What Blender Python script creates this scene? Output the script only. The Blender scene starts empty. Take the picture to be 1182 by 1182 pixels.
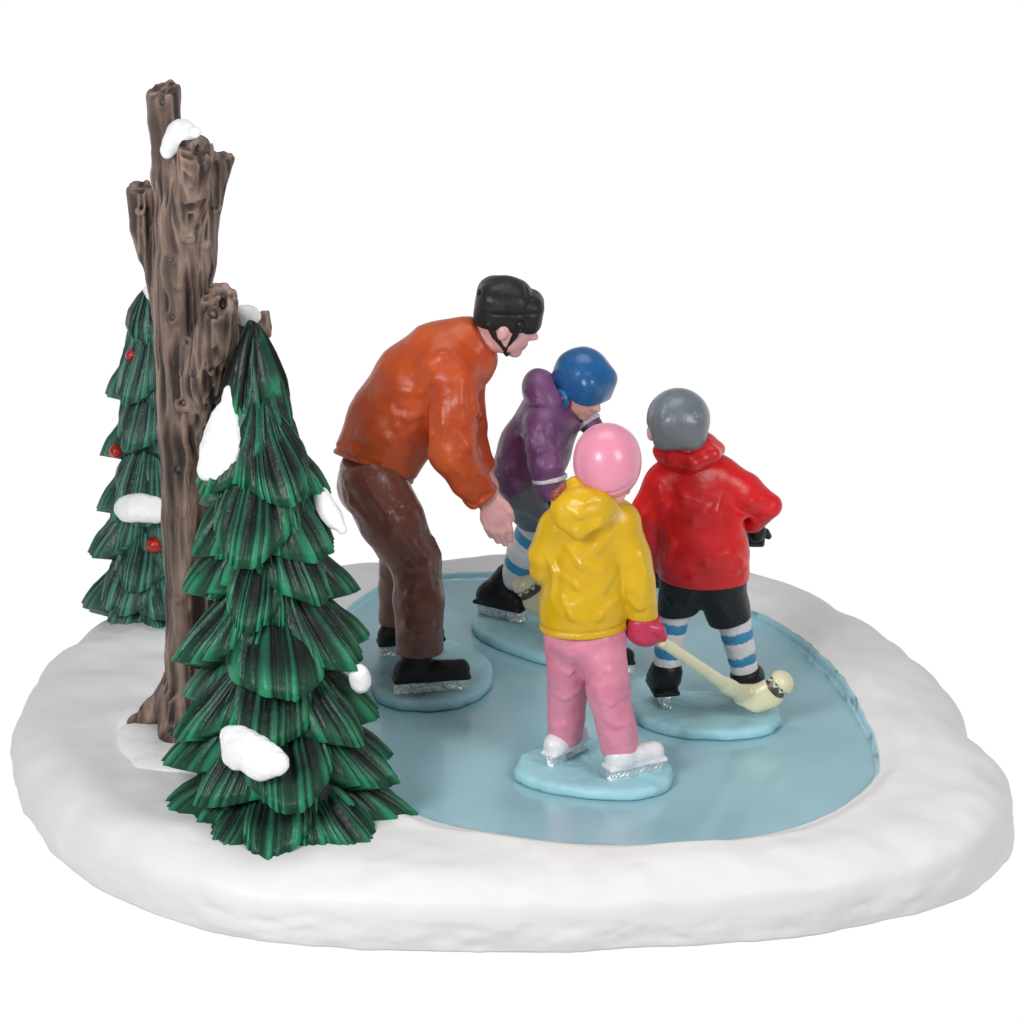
import bpy, math, random
import numpy as np
from mathutils import Vector
from mathutils.bvhtree import BVHTree

random.seed(7)
rng = np.random.default_rng(7)
A = lambda *v: np.array(v, dtype=np.float64)
def nrm(v):
    v = np.asarray(v, dtype=np.float64)
    return v / (np.linalg.norm(v) + 1e-12)

# ------------------------------------------------------------------ camera frame
ELEV = math.radians(21.0)
DIST = 45.0
HALF = 5.91 / DIST
TGT = A(0, 0, 2.45)
FW = A(0, math.cos(ELEV), -math.sin(ELEV))
UP = A(0, math.sin(ELEV), math.cos(ELEV))
RT = A(1, 0, 0)
CAM = TGT - DIST * FW
def ray(px, py):
    return FW + HALF * ((px - 591) / 591 * RT + (591 - py) / 591 * UP)
def at(px, py, Y):
    r = ray(px, py)
    return CAM + r * ((Y - CAM[1]) / r[1])
def gr(px, py, z=0.0):
    r = ray(px, py)
    return CAM + r * ((z - CAM[2]) / r[2])
def kpx(pt):
    return float(np.dot(pt - CAM, FW)) / DIST / 100.0

# ------------------------------------------------------------------ noise
def _hash(ix, iy, iz, seed):
    h = (ix * 374761393 + iy * 668265263 + iz * 1274126177 + seed * 144665) & 0xFFFFFFFF
    h = ((h ^ (h >> 13)) * 1274126177) & 0xFFFFFFFF
    h = ((h ^ (h >> 16)) * 2246822519) & 0xFFFFFFFF
    return ((h ^ (h >> 15)) & 0xFFFF) / 32767.5 - 1.0
def noise(P, seed=0):
    P = np.asarray(P, dtype=np.float64)
    i = np.floor(P).astype(np.int64)
    f = P - i
    f = f * f * f * (f * (f * 6 - 15) + 10)
    out = 0
    for dx in (0, 1):
        wx = f[:, 0] if dx else 1 - f[:, 0]
        for dy in (0, 1):
            wy = f[:, 1] if dy else 1 - f[:, 1]
            for dz in (0, 1):
                wz = f[:, 2] if dz else 1 - f[:, 2]
                out = out + wx * wy * wz * _hash(i[:, 0] + dx, i[:, 1] + dy, i[:, 2] + dz, seed)
    return out
def fbm(P, octs=3, seed=0):
    P = np.asarray(P, dtype=np.float64)
    a, s, t = 1.0, 0.0, 0.0
    for o in range(octs):
        s = s + a * noise(P, seed + 17 * o)
        t += a
        a *= 0.5
        P = P * 2.03 + 5.3
    return s / t

# ------------------------------------------------------------------ signed distance sculpting
def smin(a, b, k):
    if k <= 0: return np.minimum(a, b)
    h = np.maximum(k - np.abs(a - b), 0) / k
    return np.minimum(a, b) - h * h * k * 0.25
def cone(a, b, ra, rb, flat=None):
    """capsule whose radius runs from ra to rb; flat=(axis, factor) squashes it along axis"""
    a, b = np.asarray(a, float), np.asarray(b, float)
    ab = b - a
    L = max(float(ab @ ab), 1e-9)
    def f(P):
        Q = P - a
        if flat is not None:
            ax, s = flat
            t = np.clip(Q @ ab / L, 0, 1)
            off = Q - t[:, None] * ab
            off = off + np.outer(off @ ax, ax) * (1 / s - 1)
            return (np.sqrt((off * off).sum(1)) - (ra + (rb - ra) * t)) * min(1, s)
        t = np.clip(Q @ ab / L, 0, 1)
        off = Q - t[:, None] * ab
        return np.sqrt((off * off).sum(1)) - (ra + (rb - ra) * t)
    m = max(ra, rb) * (max(1, flat[1]) if flat else 1)
    return f, np.minimum(a, b) - m, np.maximum(a, b) + m
def ell(c, r, R=None):
    c = np.asarray(c, float)
    r = A(r, r, r) if np.isscalar(r) else np.asarray(r, float)
    def f(P):
        Q = P - c
        if R is not None: Q = Q @ R.T
        k0 = np.sqrt(((Q / r) ** 2).sum(1)) + 1e-9
        k1 = np.sqrt(((Q / (r * r)) ** 2).sum(1)) + 1e-9
        return k0 * (k0 - 1) / k1
    m = r.max() if R is not None else r
    return f, c - m, c + m
def rbox(c, h, R=None, rd=0.02):
    c = np.asarray(c, float); h = np.asarray(h, float)
    def f(P):
        Q = P - c
        if R is not None: Q = Q @ R.T
        q = np.abs(Q) - (h - rd)
        return np.sqrt((np.maximum(q, 0) ** 2).sum(1)) + np.minimum(q.max(1), 0) - rd
    m = np.linalg.norm(h)
    return f, c - m, c + m
def torus(c, n, R, r):
    c = np.asarray(c, float); n = nrm(n)
    def f(P):
        Q = P - c
        hh = Q @ n
        rad = np.sqrt(np.maximum((Q * Q).sum(1) - hh * hh, 0))
        return np.sqrt((rad - R) ** 2 + hh * hh) - r
    return f, c - R - r, c + R + r
def frame(x, z=(0, 0, 1)):
    x = nrm(x); y = nrm(np.cross(z, x)); z = np.cross(x, y)
    return np.array([x, y, z])

FOLD = 0.8
class Sculpt:
    def __init__(s):
        s.ops, s.ends, s.lo, s.hi = [], [], A(9e9, 9e9, 9e9), A(-9e9, -9e9, -9e9)
    def add(s, prim, k=0.05):
        f, lo, hi = prim
        s.ops.append(('u', f, k)); s.lo = np.minimum(s.lo, lo); s.hi = np.maximum(s.hi, hi)
        return s
    def chain(s, pts, rs, k=0.05, flat=None):
        for i in range(len(pts) - 1):
            s.add(cone(pts[i], pts[i + 1], rs[i], rs[i + 1], flat), k if i == 0 else k * 0.6)
        return s
    def sub(s, prim, k=0.02):
        s.ops.append(('s', prim[0], k)); return s
    def cut(s, p, n, k=0.02):
        """remove everything on the side n points to"""
        p = np.asarray(p, float); n = nrm(n)
        s.ends.append(('s', lambda P: -((P - p) @ n), k)); return s
    def late(s, g):
        s.ends.append(('m', g, 0)); return s
    def mod(s, g):
        s.ops.append(('m', g, 0)); return s
    def __call__(s, P):
        d = None
        for kind, f, k in s.ops + s.ends:
            if kind == 'u':
                e = f(P); d = e if d is None else smin(d, e, k)
            elif kind == 's':
                d = -smin(-d, f(P), k)
            else:
                d = f(P, d)
        return d
    def hit(s, px, py):
        """where the ray through a picture point first meets the shape"""
        r = nrm(ray(px, py)); t = DIST - 9.0
        for _ in range(160):
            p = CAM + r * t
            d = float(s(p[None])[0])
            if d < 0.002: return p
            t += max(d * 0.6, 0.003)
            if t > DIST + 14: break
        return None
    def ridge(s, pix, r=0.03, k=0.07, sink=0.6, taper=True):
        """a raised fold along a pixel polyline, laid on the surface as it is now"""
        r *= FOLD; k *= .7
        base = [s.hit(*q) for q in pix]
        base = [b for b in base if b is not None]
        if len(base) < 2: return s
        vd = nrm(FW)
        n = len(base)
        for i in range(n - 1):
            e0 = 0.35 if taper and i == 0 else 1.0
            e1 = 0.35 if taper and i == n - 2 else 1.0
            s.add(cone(base[i] + vd * r * sink, base[i + 1] + vd * r * sink, r * e0, r * e1), k)
        return s
    def groove(s, pix, r=0.02, k=0.03):
        base = [s.hit(*q) for q in pix]
        base = [b for b in base if b is not None]
        for i in range(len(base) - 1):
            s.sub(cone(base[i], base[i + 1], r, r), k)
        return s
    def mesh(s, h=0.022, smooth=1):
        lo = s.lo - 3 * h - 0.04
        n = np.ceil((s.hi + 3 * h + 0.04 - lo) / h).astype(int)
        nb = (n + 3) // 4
        n = nb * 4
        bi = np.stack(np.meshgrid(*[np.arange(k) for k in nb], indexing='ij'), -1).reshape(-1, 3)
        cd = np.concatenate([s(c) for c in np.array_split(lo + (bi * 4 + 1.5) * h, max(1, len(bi) // 200000))])
        V = np.where(cd < 0, -1.0, 1.0).reshape(nb)
        V = V.repeat(4, 0).repeat(4, 1).repeat(4, 2)
        act = bi[np.abs(cd) < 4 * h * 0.87 * 1.9 + 0.03]
        off = np.stack(np.meshgrid(*[np.arange(4)] * 3, indexing='ij'), -1).reshape(-1, 3)
        ii = (act[:, None, :] * 4 + off[None]).reshape(-1, 3)
        d = np.concatenate([s(lo + c * h) for c in np.array_split(ii, max(1, len(ii) // 200000))])
        V[ii[:, 0], ii[:, 1], ii[:, 2]] = d
        S = V < 0
        m = np.zeros(tuple(n - 1), int)
        for a in (0, 1):
            for b in (0, 1):
                for c in (0, 1):
                    m += S[a:n[0] - 1 + a, b:n[1] - 1 + b, c:n[2] - 1 + c]
        cells = np.argwhere((m > 0) & (m < 8))
        idx = -np.ones(tuple(n - 1), np.int64)
        idx[cells[:, 0], cells[:, 1], cells[:, 2]] = np.arange(len(cells))
        cor = [(a, b, c) for a in (0, 1) for b in (0, 1) for c in (0, 1)]
        cv = [V[cells[:, 0] + a, cells[:, 1] + b, cells[:, 2] + c] for a, b, c in cor]
        acc = np.zeros((len(cells), 3)); cnt = np.zeros(len(cells))
        for i, p in enumerate(cor):
            for j, q in enumerate(cor):
                if j > i and sum(abs(x - y) for x, y in zip(p, q)) == 1:
                    mk = (cv[i] < 0) != (cv[j] < 0)
                    t = np.where(mk, cv[i] / np.where(mk, cv[i] - cv[j], 1), 0)
                    pos = A(*p) + t[:, None] * (A(*q) - A(*p))
                    acc += pos * mk[:, None]; cnt += mk
        verts = lo + (cells + acc / cnt[:, None]) * h
        faces = []
        for ax in range(3):
            sl0 = [slice(0, -1)] * 3; sl1 = [slice(0, -1)] * 3
            sl1[ax] = slice(1, None)
            full = [slice(None)] * 3
            A0 = S[tuple(slice(0, n[k] - 1) if k == ax else slice(None) for k in range(3))]
            A1 = S[tuple(slice(1, n[k]) if k == ax else slice(None) for k in range(3))]
            e = np.argwhere(A0 != A1)
            u, v = (ax + 1) % 3, (ax + 2) % 3
            ok = (e[:, u] > 0) & (e[:, v] > 0) & (e[:, u] < n[u] - 1) & (e[:, v] < n[v] - 1)
            e = e[ok]
            ins = A0[e[:, 0], e[:, 1], e[:, 2]]
            q = []
            for du, dv in ((-1, -1), (0, -1), (0, 0), (-1, 0)):
                c = e.copy(); c[:, u] += du; c[:, v] += dv
                q.append(idx[c[:, 0], c[:, 1], c[:, 2]])
            q = np.stack(q, 1)
            q[~ins] = q[~ins][:, ::-1]
            faces.append(q)
        faces = np.concatenate(faces)
        faces = faces[(faces >= 0).all(1)]
        for _ in range(smooth):                                   # settle the vertices on the surface
            e = h * 0.35
            g = np.zeros_like(verts); dd = 0
            for kx in (A(1, -1, -1), A(-1, -1, 1), A(-1, 1, -1), A(1, 1, 1)):
                w = s(verts + kx * e)
                g += w[:, None] * kx; dd = dd + w
            gl = np.linalg.norm(g, axis=1) + 1e-9
            step = np.clip(dd / 4, -h, h)
            verts = verts - g / gl[:, None] * (step * 0.8)[:, None]
        return verts, faces

# ------------------------------------------------------------------ scene objects
SC = bpy.context.scene
COL = SC.collection
def link_mesh(name, verts, faces, mat, parent=None, origin=None, paint=None, smooth=True):
    org = np.zeros(3)
    if parent is not None: org = A(*parent.get('_org', (0, 0, 0)))
    if origin is not None: org = np.asarray(origin, float)
    verts = np.asarray(verts, float)
    me = bpy.data.meshes.new(name)
    if isinstance(faces, np.ndarray) and faces.ndim == 2:
        nf, k = faces.shape
        me.vertices.add(len(verts)); me.loops.add(nf * k); me.polygons.add(nf)
        me.vertices.foreach_set('co', (verts - org).astype(np.float32).ravel())
        me.loops.foreach_set('vertex_index', faces.astype(np.int32).ravel())
        me.polygons.foreach_set('loop_start', np.arange(0, nf * k, k, dtype=np.int32))
        me.update(calc_edges=True); me.validate()
    else:
        me.from_pydata([tuple(v) for v in verts - org], [], [tuple(int(i) for i in f) for f in faces])
    if smooth: me.polygons.foreach_set('use_smooth', np.ones(len(me.polygons), bool))
    if paint is not None:
        at_ = me.color_attributes.new('paint', 'FLOAT_COLOR', 'POINT')
        c = np.ones((len(verts), 4), np.float32); c[:, :3] = np.clip(paint, 0, 1)
        at_.data.foreach_set('color', c.ravel())
    me.materials.append(mat)
    o = bpy.data.objects.new(name, me)
    COL.objects.link(o)
    if parent is not None:
        o.parent = parent
        if origin is not None: o.location = org - A(*parent.get('_org', (0, 0, 0)))
    else:
        o.location = org
    o['_org'] = [float(x) for x in org]
    return o
def part(name, S, mat, parent, h=0.022, paint=None):
    v, f = S.mesh(h)
    return link_mesh(name, v, f, mat, parent, paint=None if paint is None else paint(v))
def thing(name, label, cat, loc, group=None):
    o = bpy.data.objects.new(name, None); COL.objects.link(o)
    o.location = loc; o.empty_display_size = 0.3
    o['label'] = label; o['category'] = cat; o['_org'] = [float(x) for x in loc]
    if group: o['group'] = group
    return o
def tag(o, label, cat, group=None, kind=None):
    if label: o['label'] = label
    if cat: o['category'] = cat
    if group: o['group'] = group
    if kind: o['kind'] = kind
    return o

# ------------------------------------------------------------------ materials
def paint_mat(name, col=None, rough=0.4, coat=0.25, var=0.12, scale=6.0, bump=0.06, bscale=30.0, metal=0.0, spec=0.5, sss=0.0, warm=None, coat_r=0.25, grain=None):
    m = bpy.data.materials.new(name); m.use_nodes = True
    nt = m.node_tree; N = nt.nodes; L = nt.links
    b = N['Principled BSDF']
    tc = N.new('ShaderNodeTexCoord')
    nz = N.new('ShaderNodeTexNoise'); nz.inputs['Scale'].default_value = scale; nz.inputs['Detail'].default_value = 6
    src = tc.outputs['Object']
    if grain is not None:
        mp = N.new('ShaderNodeMapping'); mp.inputs['Scale'].default_value = grain; L.new(src, mp.inputs[0]); src = mp.outputs[0]
    L.new(src, nz.inputs['Vector'])
    ramp = N.new('ShaderNodeMapRange'); ramp.inputs[1].default_value = 0.3; ramp.inputs[2].default_value = 0.7
    ramp.inputs[3].default_value = 1 - var; ramp.inputs[4].default_value = 1 + var
    L.new(nz.outputs[0], ramp.inputs[0])
    mul = N.new('ShaderNodeVectorMath'); mul.operation = 'SCALE'
    if col is None:
        at_ = N.new('ShaderNodeAttribute'); at_.attribute_name = 'paint'
        L.new(at_.outputs['Color'], mul.inputs[0])
    elif warm is not None:                                        # two brushed tones
        n2 = N.new('ShaderNodeTexNoise'); n2.inputs['Scale'].default_value = scale * 0.45; n2.inputs['Detail'].default_value = 4
        L.new(tc.outputs['Object'], n2.inputs['Vector'])
        r2 = N.new('ShaderNodeMapRange'); r2.inputs[1].default_value = 0.42; r2.inputs[2].default_value = 0.62
        L.new(n2.outputs[0], r2.inputs[0])
        mx = N.new('ShaderNodeMix'); mx.data_type = 'RGBA'
        mx.inputs[6].default_value = (*col, 1); mx.inputs[7].default_value = (*warm, 1)
        L.new(r2.outputs[0], mx.inputs[0]); L.new(mx.outputs[2], mul.inputs[0])
    else:
        mul.inputs[0].default_value = col
    L.new(ramp.outputs[0], mul.inputs['Scale'])
    L.new(mul.outputs[0], b.inputs['Base Color'])
    rr = N.new('ShaderNodeMapRange'); rr.inputs[3].default_value = max(rough - 0.1, 0.02); rr.inputs[4].default_value = min(rough + 0.12, 1)
    L.new(nz.outputs[0], rr.inputs[0]); L.new(rr.outputs[0], b.inputs['Roughness'])
    b.inputs['Metallic'].default_value = metal
    b.inputs['Specular IOR Level'].default_value = spec
    b.inputs['Coat Weight'].default_value = coat; b.inputs['Coat Roughness'].default_value = coat_r
    if sss:
        b.inputs['Subsurface Weight'].default_value = sss
        b.inputs['Subsurface Radius'].default_value = (0.06, 0.035, 0.025)
        b.inputs['Subsurface Scale'].default_value = 1.0
    if bump:
        nb = N.new('ShaderNodeTexNoise'); nb.inputs['Scale'].default_value = bscale; nb.inputs['Detail'].default_value = 4
        L.new(src, nb.inputs['Vector'])
        bp = N.new('ShaderNodeBump'); bp.inputs['Strength'].default_value = 1.0; bp.inputs['Distance'].default_value = bump * 0.1
        L.new(nb.outputs[0], bp.inputs['Height']); L.new(bp.outputs[0], b.inputs['Normal'])
        L.new(bp.outputs[0], b.inputs['Coat Normal'])
    return m
def srgb(r, g, b):
    f = lambda c: c / 12.92 if c <= 0.04045 else ((c + 0.055) / 1.055) ** 2.4
    return (f(r / 255), f(g / 255), f(b / 255))
# ------------------------------------------------------------------ paints
M = {}
M['snow'] = paint_mat('snow_paint', (0.82, 0.82, 0.82), rough=0.5, coat=0.0, var=0.025, scale=1.3, bump=0.05, bscale=6, spec=0.35)
M['snow_bright'] = paint_mat('bright_snow_paint', (0.86, 0.865, 0.875), rough=0.5, coat=0.1, var=0.02, scale=6, bump=0.08, bscale=22)
M['ice'] = paint_mat('pond_ice_paint', None, rough=0.2, coat=0.6, var=0.04, scale=1.2, bump=0.012, bscale=7, coat_r=0.12)
M['disc'] = paint_mat('figure_base_paint', srgb(163, 214, 224), rough=0.5, coat=0.1, var=0.05, scale=5, bump=0.09, bscale=12)
M['bark'] = paint_mat('bark_paint', None, rough=0.55, coat=0.08, var=0.30, scale=11, bump=0.30, bscale=17, grain=(1, 1, .16))
M['needles'] = paint_mat('needle_paint', None, rough=0.46, coat=0.10, var=0.14, scale=8, bump=0.08, bscale=14, coat_r=.2, spec=.32)
M['needles_far'] = paint_mat('dusty_needle_paint', None, rough=0.45, coat=0.1, var=0.12, scale=8, bump=0.10, bscale=16)
M['berry'] = paint_mat('berry_paint', srgb(170, 28, 22), rough=0.3, coat=0.4, var=0.1)
M['orange'] = paint_mat('orange_jacket_paint', srgb(196, 82, 28), rough=0.42, coat=0.2, var=0.09, scale=4, bump=0.08, bscale=10, coat_r=.35, warm=srgb(184, 68, 24), spec=0.4)
M['brown'] = paint_mat('brown_trouser_paint', srgb(122, 70, 57), rough=0.38, coat=0.4, var=0.10, scale=5, bump=0.10, bscale=11, coat_r=.24, spec=0.4)
M['black'] = paint_mat('black_paint', (0.010, 0.010, 0.011), rough=0.42, coat=0.0, spec=.35, var=0.25, scale=9, bump=0.12, bscale=26)
M['black_shorts'] = paint_mat('black_shorts_paint', (0.010, 0.012, 0.015), rough=0.45, coat=0.0, spec=.35, var=0.2, scale=9, bump=0.12, bscale=20)
M['helmet_black'] = paint_mat('black_helmet_paint', (0.010, 0.010, 0.010), rough=0.42, coat=0.0, spec=.4, var=0.3, scale=7, bump=0.08, bscale=18)
M['skin'] = paint_mat('skin_paint', srgb(219, 165, 165), rough=0.42, coat=0.15, var=0.05, scale=6, bump=0.04, bscale=20, sss=0.1)
M['skin_kid'] = paint_mat('child_skin_paint', srgb(228, 174, 166), rough=0.42, coat=0.15, var=0.05, scale=6, bump=0.04, bscale=20, sss=0.1)
M['purple'] = paint_mat('purple_jacket_paint', srgb(124, 78, 124), rough=0.42, coat=0.2, var=0.14, scale=5, bump=0.08, bscale=12, coat_r=.35, warm=srgb(106, 64, 108), spec=0.4)
M['blue'] = paint_mat('blue_helmet_paint', srgb(24, 94, 152), rough=0.33, coat=0.35, var=0.1, scale=7, bump=0.06, bscale=14)
M['grey'] = paint_mat('grey_helmet_paint', srgb(108, 116, 124), rough=0.36, coat=0.3, var=0.09, scale=6, bump=0.06, bscale=14)
M['grey_shorts'] = paint_mat('grey_shorts_paint', srgb(116, 122, 131), rough=0.45, coat=0.15, var=0.15, scale=7, bump=0.10, bscale=16)
M['pink'] = paint_mat('pink_helmet_paint', srgb(231, 146, 172), rough=0.34, coat=0.3, var=0.035, scale=4, bump=0.02, bscale=9, coat_r=0.12)
M['pink_cloth'] = paint_mat('pink_trouser_paint', srgb(228, 144, 168), rough=0.42, coat=0.2, var=0.08, scale=6, bump=0.10, bscale=14, warm=srgb(220, 132, 158), spec=0.4)
M['yellow'] = paint_mat('yellow_jacket_paint', srgb(216, 174, 8), rough=0.37, coat=0.25, var=0.05, scale=4, bump=0.06, bscale=10, warm=srgb(214, 168, 8), spec=0.4)
M['red'] = paint_mat('red_jacket_paint', srgb(224, 22, 30), rough=0.4, coat=0.25, var=0.07, scale=4, bump=0.06, bscale=10, coat_r=.3, warm=srgb(200, 18, 24), spec=0.4)
M['crimson'] = paint_mat('crimson_mitten_paint', srgb(186, 44, 80), rough=0.4, coat=0.2, var=0.12, scale=7)
M['sock'] = paint_mat('striped_sock_paint', None, rough=0.5, coat=0.1, var=0.05, scale=9, bump=0.14, bscale=24)
M['white'] = paint_mat('white_boot_paint', (0.82, 0.82, 0.84), rough=0.4, coat=0.2, var=0.04, scale=8, bump=0.1, bscale=20)
M['stripe'] = paint_mat('white_stripe_paint', (0.74, 0.74, 0.76), rough=0.42, coat=0.15, var=0.12, scale=16)
M['silver'] = paint_mat('silver_blade_paint', (0.84, 0.86, 0.88), rough=0.22, coat=0.4, var=0.12, scale=24, bump=0.5, bscale=13, metal=0.7)
M['cream'] = paint_mat('cream_stick_paint', srgb(228, 222, 184), rough=0.34, coat=0.3, var=0.04, scale=6, bump=0.03)
M['tape'] = paint_mat('stick_tape_paint', None, rough=0.3, coat=0.3, var=0.1, scale=12)
M['hair'] = paint_mat('auburn_hair_paint', srgb(140, 62, 40), rough=0.4, coat=0.3, var=0.2, scale=20)
M['eye'] = paint_mat('dark_eye_paint', (0.02, 0.015, 0.012), rough=0.25, coat=0.4, var=0.0)

# ------------------------------------------------------------------ snow base and frozen pond
CEN = gr(655, 825)[:2]
def polar(pts):
    p = np.array(pts)[:, :2] - CEN
    th = np.arctan2(p[:, 1], p[:, 0]); r = np.hypot(p[:, 0], p[:, 1])
    o = np.argsort(th); th, r = th[o], r[o]
    th = np.concatenate([th - 2 * np.pi, th, th + 2 * np.pi]); r = np.tile(r, 3)
    return th, r
NT = 720
TH = np.linspace(-np.pi, np.pi, NT, endpoint=False)
def resample(pts, sm):
    th, r = polar(pts)
    v = np.interp(TH, th, r)
    k = np.hanning(sm * 2 + 1); k /= k.sum()
    return np.convolve(np.concatenate([v[-sm:], v, v[:sm]]), k, 'valid')
pond_px = [(512, 669), (438, 684), (405, 705), (385, 745), (383, 800), (396, 850), (425, 900), (468, 937), (500, 950), (545, 960), (590, 967), (640, 974), (690, 977),
           (760, 977), (830, 974), (880, 968), (925, 956), (965, 940), (995, 920), (1015, 897), (1012, 872), (998, 840), (980, 810), (950, 775), (915, 745), (880, 722), (840, 705), (800, 690), (750, 677), (700, 670), (640, 667), (570, 667)]
pond = [gr(x, y, 0) for x, y in pond_px]
front = [(38, 950), (50, 975), (78, 1002), (112, 1027), (150, 1046), (200, 1065), (260, 1081), (330, 1091), (400, 1096), (500, 1100), (570, 1102), (640, 1100), (750, 1095), (850, 1088), (950, 1079), (1020, 1065), (1080, 1050), (1120, 1034), (1150, 1010)]
sides = [(16, 880), (14, 850), (1171, 955), (1172, 925), (20, 905)]
back = [(95, 716), (60, 747), (36, 777), (20, 815), (190, 680), (290, 660), (400, 647), (480, 645), (560, 643), (620, 639), (700, 640), (780, 644), (860, 656), (900, 668), (940, 684), (980, 709), (1010, 721), (1060, 758), (1100, 798), (1115, 820), (1122, 840), (1142, 860), (1162, 890)]
outer = [gr(x, y, -0.65) for x, y in front] + [gr(x, y, -0.3) for x, y in sides] + [gr(x, y, 0.08) for x, y in back]
RI = resample(pond, 5)
RO = resample(outer, 6)
DIR = np.stack([np.cos(TH), np.sin(TH)], 1)
inn = CEN + DIR * RI[:, None]
# height of the inner lip: taller on the far right side
ang_d = np.degrees(TH)
lip = 0.055 + 0.15 * np.exp(-((ang_d - 22) / 38.0) ** 2) + 0.04 * np.exp(-((ang_d - 120) / 40.0) ** 2)
lip = lip - 0.03 * np.exp(-((ang_d + 90) / 50.0) ** 2)
nl = fbm(np.stack([np.cos(TH) * 9, np.sin(TH) * 9, TH * 0], 1), 3, 5)
nl2 = fbm(np.stack([np.cos(TH) * 26, np.sin(TH) * 26, TH * 0], 1), 2, 6)
RI2 = RI + (0.03 * nl + 0.022 * nl2) * (lip / 0.2)
rows, zs = [], []
def xy(r): return CEN + DIR * r[:, None]
wid = RO - RI2
# plateau, shoulder, side, underside
S_pl = np.linspace(0, 1, 60)
for s in S_pl:
    r = RI2 + (wid - 0.0) * s
    d_out = (1 - s) * wid
    p = xy(r)
    P3 = np.stack([p[:, 0], p[:, 1], p[:, 0] * 0], 1)
    shoulder = np.minimum(0.62, wid * 0.6)
    t = np.clip(1 - d_out / shoulder, 0, 1)
    drop = (0.34 + 0.13 * fbm(P3 * 1.5, 2, 33)) * (1 - np.sqrt(np.clip(1 - t ** 2.0, 0, 1)))
    rise = np.clip((r - RI2) / 0.28, 0, 1)
    rise = rise * rise * (3 - 2 * rise)
    lump = 0.085 * fbm(P3 * 0.9, 3, 3) + 0.013 * fbm(P3 * 2.2, 2, 9)
    top = lip + (0.12 - lip * 0.35) * rise + lump * (0.15 + 0.85 * rise)
    rows.append(p); zs.append(top - drop - 0.02 * t)
for t in np.linspace(0.08, 1, 16):
    r = RO + 0.02 * np.sin(t * 3) - 0.03 * t ** 2
    p = xy(r)
    P3 = np.stack([p[:, 0] * 1.6, p[:, 1] * 1.6, np.full(NT, t * 1.3)], 1)
    r = r + 0.05 * fbm(P3, 3, 21) * min(1, t * 3) + 0.014 * fbm(P3 * 2.6, 2, 22) * min(1, t * 4)
    rows.append(xy(r)); zs.append(zs[59] * (1 - t) + (-0.65 + 0.012 * fbm(P3 * 2, 2, 4)) * t)
rows.append(xy(RO - 0.5)); zs.append(np.full(NT, -0.66))
# inner wall goes down behind the ice lip
rows.insert(0, xy(RI2 + 0.004)); zs.insert(0, lip - 0.02)
rows.insert(0, xy(RI2 + 0.05)); zs.insert(0, np.full(NT, -0.05))
V = np.concatenate([np.concatenate([p, z[:, None]], 1) for p, z in zip(rows, zs)])
nr = len(rows)
F = []
for i in range(nr - 1):
    a = i * NT + np.arange(NT); b = i * NT + (np.arange(NT) + 1) % NT
    F.append(np.stack([a, a + NT, b + NT, b], 1))
F = np.concatenate(F)
# melted gouges and little scuffs on the front side
def dent(px, py, z, rad, depth, stretch=1.0):
    c = gr(px, py, z)
    d2 = ((V - c) ** 2 * A(1 / stretch ** 2, 1, 1)).sum(1)
    n_ = nrm(A(V[:, 0].mean() * 0, -1, 0.6))
    V[:] = V - np.exp(-d2 / rad ** 2)[:, None] * depth * n_
for q in [(880, 1010, -.1, .12, .03, 2.5), (650, 1058, -.3, .07, .02, 3), (560, 1092, -.55, .05, .02, 4), (1010, 1050, -.45, .06, .03, 1), (1100, 1000, -.25, .05, .02, 1), (710, 1080, -.5, .04, -.015, 1), (120, 985, -.1, .3, .04, 1.2),
          (150, 965, 0, .09, .012, 1), (215, 1040, -.4, .1, .02, 3), (640, 1050, -.3, .12, -.025, 2.2), (430, 1030, -.2, .3, .03, 2), (960, 1040, -.4, .16, .02, 1.6), (1085, 1030, -.4, .05, .03, 1)]:
    dent(*q)
zg_tree = 0.0
snow = link_mesh('snow', V, F, M['snow'], origin=A(CEN[0], CEN[1], 0))
tag(snow, 'white painted snow bank ringing the frozen pond', None, kind='structure')
SNOW_BVH = BVHTree.FromPolygons([tuple(v) for v in V], [tuple(f) for f in F])
def snow_z(x, y):
    h = SNOW_BVH.ray_cast(Vector((x, y, 5)), Vector((0, 0, -1)))
    return h[0].z if h[0] is not None else 0.0

# ice sheet with its chipped blue lip against the snow
iv, ifc, ic = [np.append(CEN, 0.0)[None]], [], None
fr = [0.15, 0.3, 0.45, 0.6, 0.72, 0.83, 0.91, 0.96, 0.985]
for s in fr: iv.append(np.concatenate([xy(RI2 * s), np.zeros((NT, 1))], 1))
chip = 0.5 + 0.5 * np.sin(TH * 61) * np.sin(TH * 37 + 1)
iv.append(np.concatenate([xy(RI2 - 0.030), np.full((NT, 1), 0.004)], 1))
iv.append(np.concatenate([xy(RI2 - 0.022 - 0.020 * nl - .018 * nl2), (lip * 0.45)[:, None]], 1))
iv.append(np.concatenate([xy(RI2 - 0.012 + 0.03 * np.maximum(nl, 0)), (lip * 0.86)[:, None]], 1))
iv.append(np.concatenate([xy(RI2 + 0.012), (lip - 0.004)[:, None]], 1))
iv.append(np.concatenate([xy(RI2 + 0.03), (lip - 0.03)[:, None]], 1))
VI = np.concatenate(iv)
fl = [(0, 1 + i, 1 + (i + 1) % NT) for i in range(NT)]
for k in range(len(iv) - 2):
    b0 = 1 + k * NT
    fl += [(b0 + i, b0 + NT + i, b0 + NT + (i + 1) % NT, b0 + (i + 1) % NT) for i in range(NT)]
ib = fbm(VI * A(.55, .8, 1), 3, 61)[:, None]
ipaint = A(*srgb(156, 198, 209)) * (1 + .07 * ib)
lipm = (np.arange(len(VI)) >= 1 + NT * len(fr))[:, None]
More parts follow.
